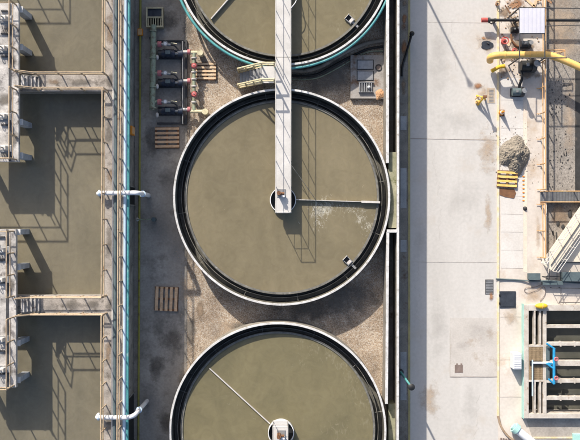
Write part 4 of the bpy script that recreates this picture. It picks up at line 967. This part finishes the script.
# ------------------------------------------------------------------ filter tank
ft = thing('filter_tank', (TKx0, TKy1, 0), 'white walled rectangular filter tank with pale cross beams at lower right', 'tank')
tz = TKZ; wz = -1.3
def fbox(x0,x1,y0,y1,z0,z1,mat,name='wall',bevel=0.012):
    return MB().box(X(x0,z1),X(x1,z1),Y(y1,z1),Y(y0,z1),z0,z1).build(name, M[mat], ft, bevel=bevel)
M['tank_paint'] = mk('worn_tank_paint', (0.52,0.49,0.45), (0.36,0.32,0.275), 2.5, 0.7, spots=(0.26,0.19,0.13), spot_scale=3.0, spot_at=(0.58,0.68), fine=0.12)
fbox(524,528.8,305,418.5,wz-0.3,tz,'tank_paint')
fbox(528.8,640,305,310.8,wz-0.3,tz-0.002,'tank_paint')
fbox(528.8,640,413.8,418.5,wz-0.3,tz-0.002,'tank_paint')
fbox(543.2,546.6,310.8,413.8,wz-0.3,tz-0.004,'tank_paint')
MB().box(TKx0-0.02,TKx0-0.002,Y(419,tz),Y(304,tz),-0.02,tz-0.02).build('edge_strip', M['pale_teal'], ft)
for (x0,x1,y0,y1) in ((534.0,535.6,310.8,345),(539.4,541.2,310.8,345),(534.2,535.8,382,413.8),(539.4,541.2,382,413.8)):
    fbox(x0,x1,y0,y1,tz-0.35,tz-0.008,'tank_paint','baffle_wall',0.005)
for yy, hh in ((326.5,3.2),(344,3.6),(363.2,5.5),(381,3.6),(398.3,3.6)):
    fbox(546.6,640,yy-hh/2,yy+hh/2,tz-0.3,tz-0.012,'tank_paint','cross_beam',0.01)
fbox(528.8,543.2,345,347,tz-0.35,tz-0.01,'tank_paint','cross_beam',0.01); fbox(528.8,543.2,380,382,tz-0.35,tz-0.01,'tank_paint','cross_beam',0.01)
# beam brackets, worn
for yy in (344,363.2,381,398.3):
    for xx in (560,574): fbox(xx,xx+1.6,yy-2.6,yy+2.6,tz-0.2,tz-0.004,'tank_paint','beam_clip',0.003)
mb = MB(); x0_,x1_,ya_,yb_ = X(529,tz),X(543,tz),Y(380,tz),Y(347,tz)
n = 14
for k in range(n): xx = x0_+(x1_-x0_)*k/n; mb.box(xx,xx+0.028,ya_,yb_,tz-0.06,tz-0.015)
for k in range(16): yy = ya_+(yb_-ya_)*k/16; mb.box(x0_,x1_,yy,yy+0.012,tz-0.07,tz-0.02)
mb.build('grating', M['grate_tan'], ft)
fbox(529,543,347,380,tz-0.12,tz-0.09,'grate_tan','tray',0)
mb = MB(); w0 = -0.6
mb.add([(TKx0+0.1,TKy0+0.1,w0),(TKx1,TKy0+0.1,w0),(TKx1,TKy1-0.1,w0),(TKx0+0.1,TKy1-0.1,w0)],[(0,1,2,3)])
struct(mb.build('filter_tank_water', water('filter_water',(0.13,0.128,0.105),(0.09,0.09,0.076), sss=0.03)))
# blue frame with pink wheels
t = thing('blue_gate_frame', P(553,364,tz), 'bright blue pipe frame with two pink wheels standing on the filter tank', 'frame')
z = tz+0.25
MB().tube([P(554,348,z),P(554,384,z)],0.07,12).build('main_pipe', M['blue'], t, smooth=True)
for (x0,y0,x1,y1) in ((546.5,343.5,554,348.5),(546.5,363.5,554,369),(548.5,379,554,384)):
    MB().tube([P(x0,y0,z),P(x1,y1,z)],0.05,10).build('arm', M['blue'], t, smooth=True)
for ya, yb in ((347,361),(367,380)):
    MB().box(X(547.5,z),X(551,z),Y(yb,z),Y(ya,z),z-0.28,z-0.22).build('plate', M['blue_grey'], t)
    c_ = P(556,yb-2,z+0.05); MB().torus((c_.x,c_.y,z+0.1),0.085,0.035,18,8).build('handwheel', M['pink'], t); MB().cyl((c_.x,c_.y),0.04,z-0.2,z+0.1,10).build('spindle', M['pink'], t)
c0 = P(549,363,tz); MB().box(c0.x-0.1,c0.x+0.1,c0.y-0.05,c0.y+0.05,tz-0.02,z-0.05).build('foot', M['blue'], t)
pp = thing('white_pipe_stub', P(545,363,tz), 'white branching pipe lying over the tan grating of the filter tank', 'pipe')
MB().tube([P(532.5,360,tz+0.12),P(532.5,396,tz+0.12)],0.035,10).build('long_pipe', M['pale_blue'], pp); MB().tube([P(533,363,tz+0.1),P(556,363,tz+0.1)],0.06,12).build('branch', M['white_paint'], pp)
MB().box(X(530,tz+0.08),X(542,tz+0.08),Y(365,tz+0.08),Y(361,tz+0.08),tz-0.01,tz+0.04).build('black_clamp', M['black'], pp)
yf = thing('yellow_float', P(541.5,306,tz), 'bright yellow rounded float lying on the rim of the filter tank', 'float')
c_ = P(541.5,306,tz+0.15); MB().sphere((c_.x,c_.y,tz+0.13),0.17,18,10,(1.9,0.85,0.75)).build('body', M['yellow_bright'], yf, smooth=True)
MB().torus((c_.x+0.05,c_.y,tz+0.13),0.13,0.03,20,8,'x').build('band', M['yellow'], yf)
wb = thing('air_unit', P(518,362,0), 'white ribbed box standing against the teal edge of the filter tank', 'cabinet')
zb = 0.7; mb = MB().box(X(513.4,zb),X(521.6,zb),Y(369.5,zb),Y(353.5,zb),0.04,zb); mb.build('casing', M['white_paint'], wb, bevel=0.02)
mb = MB()
for k in range(7): yy = Y(369,zb)+(Y(354,zb)-Y(369,zb))*(k+0.3)/7; mb.box(X(514.2,zb),X(520.6,zb),yy,yy+0.04,zb,zb+0.02)
mb.build('louvres', M['white_paint'], wb); MB().box(X(514,zb),X(521,zb),Y(369,zb),Y(354,zb),0,0.04).build('feet', M['dark_metal'], wb)
# grey sheet south of tank, painted as its wall's shadow, and white pipe
struct(MB().add([(*P(526,419,0)[:2],0.01),(*P(532,437,0)[:2],0.01),(*P(640,437,0)[:2],0.01),(*P(640,419,0)[:2],0.01)],[(0,1,2,3)]).build('tank_shadow_patch', M['yard']))
o = MB().box(X(533,0.05),X(640,0.05),Y(438.6,0.05),Y(437.2,0.05),0.0,0.05).build('yellow_edge_line', M['line']); struct(o)
bp_ = thing('outfall_pipe', P(524,434,0.2), 'thick white pipe with pale teal collar at the bottom right corner', 'pipe')
MB().tube([P(515.5,428.5,0.35),P(524,435.5,0.38),P(548,455,0.4)],0.20,24).build('pipe', M['white_paint'], bp_, smooth=True)
pa = P(514,427.2,0.34); pb = P(517.5,430.1,0.35); MB().tube([pa,pb],0.27,24).build('collar', M['pale_teal'], bp_)
MB().tube([P(512.5,426,0.33),pa],0.17,20).build('end_stub', M['pale_teal'], bp_)
o = boxy('teal_cover',573,600,434,446,0.0,0.15,M['pale_teal'],'pale teal cover at the bottom right corner of the picture','cover')
gb_ = thing('drain_grille', P(506,440,0), 'row of short brown grille bars inside the curved kerb at the bottom corner', 'drain')
for k,(x_,y_) in enumerate(((500.5,438),(503,438.4),(505.5,438.8),(508,439),(510.5,439.3))):
    MB().box(X(x_,0.05),X(x_+1.4,0.05),Y(y_+3,0.05),Y(y_,0.05),0,0.05).build('bar', M['manhole'], gb_)

# ------------------------------------------------------------------ covers on the road and pavement
dc = thing('dark_manhole', P(507.5,299.5,0), 'dark square access cover right of the yellow kerb', 'cover')
MB().box(X(499.6,0.06),X(516,0.06),Y(308,0.06),Y(291.2,0.06),0.0,0.05).build('frame', M['dark_cover'], dc, bevel=0.02)
MB().box(X(501,0.06),X(514.6,0.06),Y(306.6,0.06),Y(292.6,0.06),0.05,0.062).build('lid', M['dark_cover'], dc, bevel=0.004)
for y_ in (295.5,303.5): MB().box(X(499,0.07),X(500.6,0.07),Y(y_+1,0.07),Y(y_-1,0.07),0.03,0.075).build('hinge', M['black'], dc)
gd = thing('drain_grate', P(489.5,287,0), 'grey drain grate in the road left of the yellow kerb', 'drain')
MB().box(X(485.2,0.01),X(493.5,0.01),Y(294.5,0.01),Y(279.5,0.01),0.0,0.012).build('frame', M['dark_metal'], gd)
mb = MB()
for k in range(9): yy = Y(294,0)+(Y(280,0)-Y(294,0))*k/9; mb.box(X(485.8,0.01),X(492.9,0.01),yy,yy+0.052,0.0125,0.02)
mb.build('bars', M['grey_metal'], gd)
mc = thing('manhole_cover', P(458.8,368.5,0), 'small brown square manhole cover in the middle of the road', 'cover')
MB().box(X(454.8,0.02),X(462.8,0.02),Y(372.8,0.02),Y(365,0.02),0.0,0.018).build('plate', M['manhole'], mc)
for x_ in (456.2,460.6): MB().box(X(x_,0.02),X(x_+1.6,0.02),Y(365,0.02),Y(363.4,0.02),0,0.02).build('lug', M['manhole'], mc)
g2 = thing('vent_grate', P(491,95,0), 'small grey slotted grate beside the yellow kerb near the tripod', 'drain')
MB().box(X(487.3,0.02),X(495,0.02),Y(103,0.02),Y(88,0.02),0.0,0.012).build('frame', mk('tan_frame',(0.48,0.40,0.31)), g2)
mb = MB()
for k in range(9): yy = Y(102,0)+(Y(89,0)-Y(102,0))*k/9; mb.box(X(489,0.02),X(493.6,0.02),yy,yy+0.035,0.0125,0.022)
mb.build('bars', M['grey_metal'], g2)
dc2 = thing('round_cover', P(487,45,0), 'dark roundish cover on the road above the yellow pipe', 'cover')
MB().prism(blob_pts(P(487,45,0).x,P(487,45,0).y,0.31,0.22,4.2,rough=0.12),0.0,0.05).build('cover', M['dark_cover'], dc2, bevel=0.01)
MB().tube([P(487,43,0.06),P(489,43.5,0.1)],0.03,8).build('handle', M['dark_metal'], dc2)
decal(486,43,0.8,0.8,0.0265,D['gutter'])

# ------------------------------------------------------------------ yellow tripod and cone
tp = thing('tripod_stand', P(480,99,0), 'yellow tripod stand with brown head casting a long shadow on the road', 'stand')
b = P(480,100,0)
top = Vector((b.x,b.y,0.85))
for k in range(3):
    a_ = 2.2+2*math.pi*k/3; MB().tube([(b.x+0.27*math.cos(a_),b.y+0.27*math.sin(a_),0.0),top],0.05,8,r1=0.04).build('leg', M['yellow_bright'], tp)
MB().tube([(b.x,b.y,0.3),(b.x,b.y,1.05)],0.055,10).build('mast', M['yellow_bright'], tp)
MB().box(b.x-0.1,b.x+0.1,b.y-0.06,b.y+0.08,1.02,1.15).build('head', M['wood_dark'], tp, bevel=0.02)
MB().box(b.x-0.24,b.x-0.06,b.y-0.2,b.y-0.04,0.0,0.26).build('base_box', M['yellow'], tp, bevel=0.03)
MB().tube(bez([(b.x,b.y,0.7),(b.x-0.2,b.y+0.1,0.6),(b.x-0.3,b.y+0.0,0.3)],6),0.025,8).build('strap', M['yellow'], tp)
tc = thing('traffic_cone', P(501,113,0), 'small orange traffic cone on the pavement right of the yellow kerb', 'cone')
b = P(501,113,0); MB().cyl((b.x,b.y),0.14,0.03,0.66,20,r1=0.025).build('cone', M['orange'], tc, smooth=True); MB().box(b.x-0.17,b.x+0.17,b.y-0.17,b.y+0.17,0.002,0.03).build('base', M['wood_dark'], tc, bevel=0.01)
MB().cyl((b.x,b.y),0.108,0.24,0.36,20,r1=0.084).build('band', M['white_paint'], tc)
# sand pile and board
q = P(515,154,0); o = mound('sand_pile', q.x-0.05, q.y-0.02, 0.82, 0.98, 0.62, 0.0, M['sand_pile'], 6.3, 90, 0.22); tag(o, 'large heap of grey sand on the pavement beside the yellow pallet', 'sand pile')
o = MB().prism([P(497.5,188,0.02)[:2],P(514,188.5,0.02)[:2],P(516,193,0.02)[:2],P(514,198.5,0.02)[:2],P(505,197,0.02)[:2],P(497.5,194,0.02)[:2]],0.008,0.03).build('brown_board', M['wood_dark'])
tag(o, 'flat brown board lying just below the yellow pallet', 'board')
mb = MB()
for k in range(7): p = P(523.5,176.5+4.0*k,0.02); mb.box(p.x-0.05,p.x+0.05,p.y-0.03,p.y+0.03,0.008,0.03)
o = mb.build('drain_channel_slots', M['orange']); tag(o, 'dotted orange drain channel running down from the sand pile', 'drain')
p = P(525.5,208.5,0.1); o = MB().cyl((p.x,p.y),0.11,0,0.02,14).sphere((p.x,p.y,0.05),0.08,10,6).build('small_valve_cover', M['dark_metal']); tag(o,'tiny dark valve cap on the pavement below the sand pile','cap')

# ------------------------------------------------------------------ canopy, yellow pipe, machinery
cz = 2.1
cn = thing('canopy_frame', P(532,30,0), 'white square canopy on a dark steel frame at the top right', 'canopy')
ca, cb = P(519.8,33,cz), P(544.6,8,cz)
mb = MB(); n = 12
for k in range(n):
    xx0 = ca.x+(cb.x-ca.x)*k/n; xx1 = ca.x+(cb.x-ca.x)*(k+1)/n; dz = 0.012 if k%2 else 0
    mb.box(xx0,xx1,ca.y,cb.y,cz-0.03,cz-0.006+dz)
mb.build('roof_sheet', M['canopy'], cn)
def bar(a_, b_, r=0.03, nm='beam'): MB().tube([a_,b_],r,8).build(nm, M['wood_dark'] if False else M['dark_metal'], cn)
zf2 = cz-0.06
A1,B1,C1,D1 = P(519.5,58,zf2),P(544.8,58,zf2),P(519.5,7.5,zf2),P(544.8,7.5,zf2)
bar(A1,C1); bar(B1,D1); bar(A1,P(567,57.8,zf2)); bar(C1,P(620,9,zf2),0.025); bar(P(519.5,33.4,zf2),P(544.8,33.4,zf2)); bar(P(544.8,26,zf2),P(620,24,zf2),0.02)
for q_ in (A1,B1,C1,D1): bar(q_, Vector((q_.x,q_.y,0 if q_.x < BED[0] else zf)), 0.035, 'post')
# yellow big pipe
yp = thing('yellow_pipe', P(520,56,0), 'long thick yellow pipe bending down at its left end, under the canopy frame', 'pipe')
zz = 1.2
MB().tube(bez([P(490.0,60.5,0.5),P(490.5,57.5,0.95),P(494.5,55.6,zz),P(505,55,zz),P(520,54.8,zz),P(545,54.8,zz),P(552,55.8,zz+0.02),P(566,61,zz+0.1),P(583,68.5,zz+0.2),P(610,80,zz+0.3)],8),0.175,20).build('pipe', M['yellow'], yp, smooth=True)
for xx in (505,530,546): c_ = P(xx,54.9,zz); MB().tube([c_-Vector((0.03,0,0)),c_+Vector((0.03,0,0))],0.195,20).build('joint_ring', M['yellow'], yp)
for xx in (507,538): c_ = P(xx,55,zz); MB().tube([(c_.x,c_.y,0),(c_.x,c_.y,zz-0.1)],0.045,8).build('support', M['dark_metal'], yp)
hose('yellow_elbow', [(491.5,71),(494.5,69.5),(499,67),(505,66)], 0.10, 0.3, M['yellow_bright'], 'short bright yellow elbow pipe below the left end of the long yellow pipe')
yb_ = thing('yellow_rack', P(558,54,zf), 'thin yellow rectangular rack beside the yellow pipe over the sludge bed', 'rack')
z = 0.9
for a_, b_ in (((547,50),(565,50)),((547,57.5),(565,57.5)),((547,50),(547,57.5)),((565,50),(565,57.5)),((547,54),(565,51))):
    MB().tube([P(*a_,z),P(*b_,z)],0.025,8).build('bar', M['rail_orange'], yb_)
for a_ in ((547.6,50.4),(564.6,50.4)): q_ = P(*a_,z); MB().tube([q_,(q_.x,q_.y,zf)],0.02,8).build('leg', M['rail_orange'], yb_)
# black hydraulic pipe with red end
bl = thing('black_pipe', P(505,20,0), 'black pipe with a red end cap running under the white canopy', 'pipe')
MB().tube([P(487,20,0.5),P(640,20.3,0.5)],0.075,14).build('pipe', M['black'], bl, smooth=True)
MB().tube([P(481.5,20,0.5),P(487.5,20,0.5)],0.12,16).build('end_cap', M['red'], bl)
MB().tube([P(488,20,0.5),P(490,20,0.5)],0.13,16).build('flange', M['dark_metal'], bl); MB().tube([P(488.5,22,0.35),P(492,24,0.3)],0.03,8).build('drain_tap', M['dark_metal'], bl)
for xx in (495,516): c_ = P(xx,20,0.4); MB().box(c_.x-0.05,c_.x+0.05,c_.y-0.08,c_.y+0.08,0,0.44).build('support', M['dark_metal'], bl)
# machinery below the yellow pipe
def machine(px, py, label, s=1.0, mat='blue_grey'):
    c_ = P(px,py,0.3); t = thing('pump_unit', (c_.x,c_.y,0), label, 'pump')
    MB().box(c_.x-0.30*s,c_.x+0.30*s,c_.y-0.2*s,c_.y+0.2*s,0.0,0.08).build('base', M['dark_metal'], t, bevel=0.01)
    MB().tube([(c_.x-0.28*s,c_.y,0.28*s+0.05),(c_.x+0.1*s,c_.y,0.28*s+0.05)],0.18*s,18).build('motor', M[mat], t, smooth=True)
    MB().tube([(c_.x+0.1*s,c_.y,0.28*s+0.05),(c_.x+0.26*s,c_.y,0.28*s+0.05)],0.22*s,18).build('volute', M['dark_metal'], t, smooth=True)
    MB().tube([(c_.x+0.18*s,c_.y,0.3*s),(c_.x+0.18*s,c_.y,0.75*s)],0.07*s,12).build('outlet', M[mat], t)
    MB().cyl((c_.x+0.18*s,c_.y),0.12*s,0.72*s,0.78*s,16).build('flange', M['grey_metal'], t)
    MB().box(c_.x-0.14*s,c_.x-0.04*s,c_.y-0.06*s,c_.y+0.06*s,0.44*s,0.56*s).build('terminal_box', M['grey_metal'], t, bevel=0.01)
machine(518, 92, 'dark teal pump on the pavement below the yellow pipe', 1.1)
machine(528, 66, 'dark pump directly under the yellow pipe', 1.4, 'black')
machine(516, 29, 'small dark pump left of the white canopy', 0.7, 'black')
machine(526, 44, 'dark pump between the white canopy and the yellow pipe', 0.9, 'dark_cover')
hose('hose', [(521,70),(522,78),(520,84),(519,90)], 0.07, 0.25, M['black'], 'black hose linking the two pumps below the yellow pipe', 'hose')
hose('hose', [(511,34),(512,40),(517,46),(522,45)], 0.05, 0.1, M['wood_dark'], 'brown hose between the kerb and the pump below the canopy', 'hose')
def valve(px, py, s, label, mat='red'):
    c_ = P(px,py,0.3); t = thing('red_valve', (c_.x,c_.y,0), label, 'valve', 'red valves by the pumps')
    MB().cyl((c_.x,c_.y),0.12*s,0,0.3*s,16).build('body', M[mat], t); MB().torus((c_.x,c_.y,0.42*s),0.17*s,0.03*s,20,8).build('handwheel', M[mat], t); MB().cyl((c_.x,c_.y),0.03,0.3*s,0.43*s,8).build('spindle', M['dark_metal'], t)
valve(504.5,41,1.0,'larger red valve wheel between the kerb and the canopy'); valve(514.5,50.5,0.7,'small red valve tucked above the yellow pipe')
valve(498,3,0.6,'small rusty valve at the top edge beside the kerb','rust_dirt')
# planks and rusty scrap
def plank(p, q, wd, label, mat='wood', z=0.03):
    p_, q_ = P(*p,z), P(*q,z); d = (q_-p_).normalized(); s_ = Vector((-d.y,d.x,0))*wd/2
    o = MB().prism([(p_+s_)[:2],(q_+s_)[:2],(q_-s_)[:2],(p_-s_)[:2]],0.012,0.012+z).build('plank', M[mat], bevel=0.004); tag(o,label,'plank','scrap planks by the canopy')
plank((527,0),(535,7),0.12,'short brown plank touching the top left of the canopy','wood')
plank((538,-3),(534,6.5),0.16,'pale plank crossing the top edge above the canopy','wood_pale')
plank((505,5),(510,13),0.05,'thin dark stick lying left of the canopy','wood_dark')
plank((512,8),(518,4),0.10,'rusty plank just left of the canopy top','rust_dirt')
plank((508,46),(513,36),0.12,'narrow pale plank beside the red valve','wood_pale')
plank((541,-4),(552,3),0.10,'rusty plank above the right corner of the canopy','rust_dirt', 0.05)
k = 0
for (cx,cy,rx,ry,mt) in ((516,4,0.5,0.35,'rust_dirt'),(514,25,0.35,0.7,'dirt'),(521,48,0.8,0.5,'dirt'),(509,55,0.5,0.35,'dirt'),(505,12,0.3,0.4,'dirt'),(530,74,0.6,0.3,'dirt'),
                        (478,86,0.24,0.2,'rust_dirt'),(484,92,0.42,0.42,'gutter'),(503,72,0.45,0.3,'dirt'),(538,232,0.13,1.0,'gutter'),(484,38,0.16,0.1,'rust_dirt'),(512,316,0.4,0.6,'gutter'),(491,297,0.12,0.3,'rust_dirt'),(534,294,0.5,0.5,'gutter')):
    k += 1; decal(cx,cy,rx*1.5,ry*1.5,0.026+0.001*k,D[mt])
# rubble crumbs
mb = MB()
for i_ in range(230):
    x = random.gauss(513,9); y = random.gauss(32,26)
    if not (499 < x < 540 and -5 < y < 84): continue
    p = P(x,y,0); s_ = random.uniform(0.015,0.05); mb.sphere((p.x,p.y,0.02),s_,6,4,(random.uniform(.7,1.5),random.uniform(.7,1.5),0.7))
o = mb.build('rubble', M['dirt']); o['kind'] = 'stuff'; o['label'] = 'brown rubble crumbs strewn round the canopy and pumps'
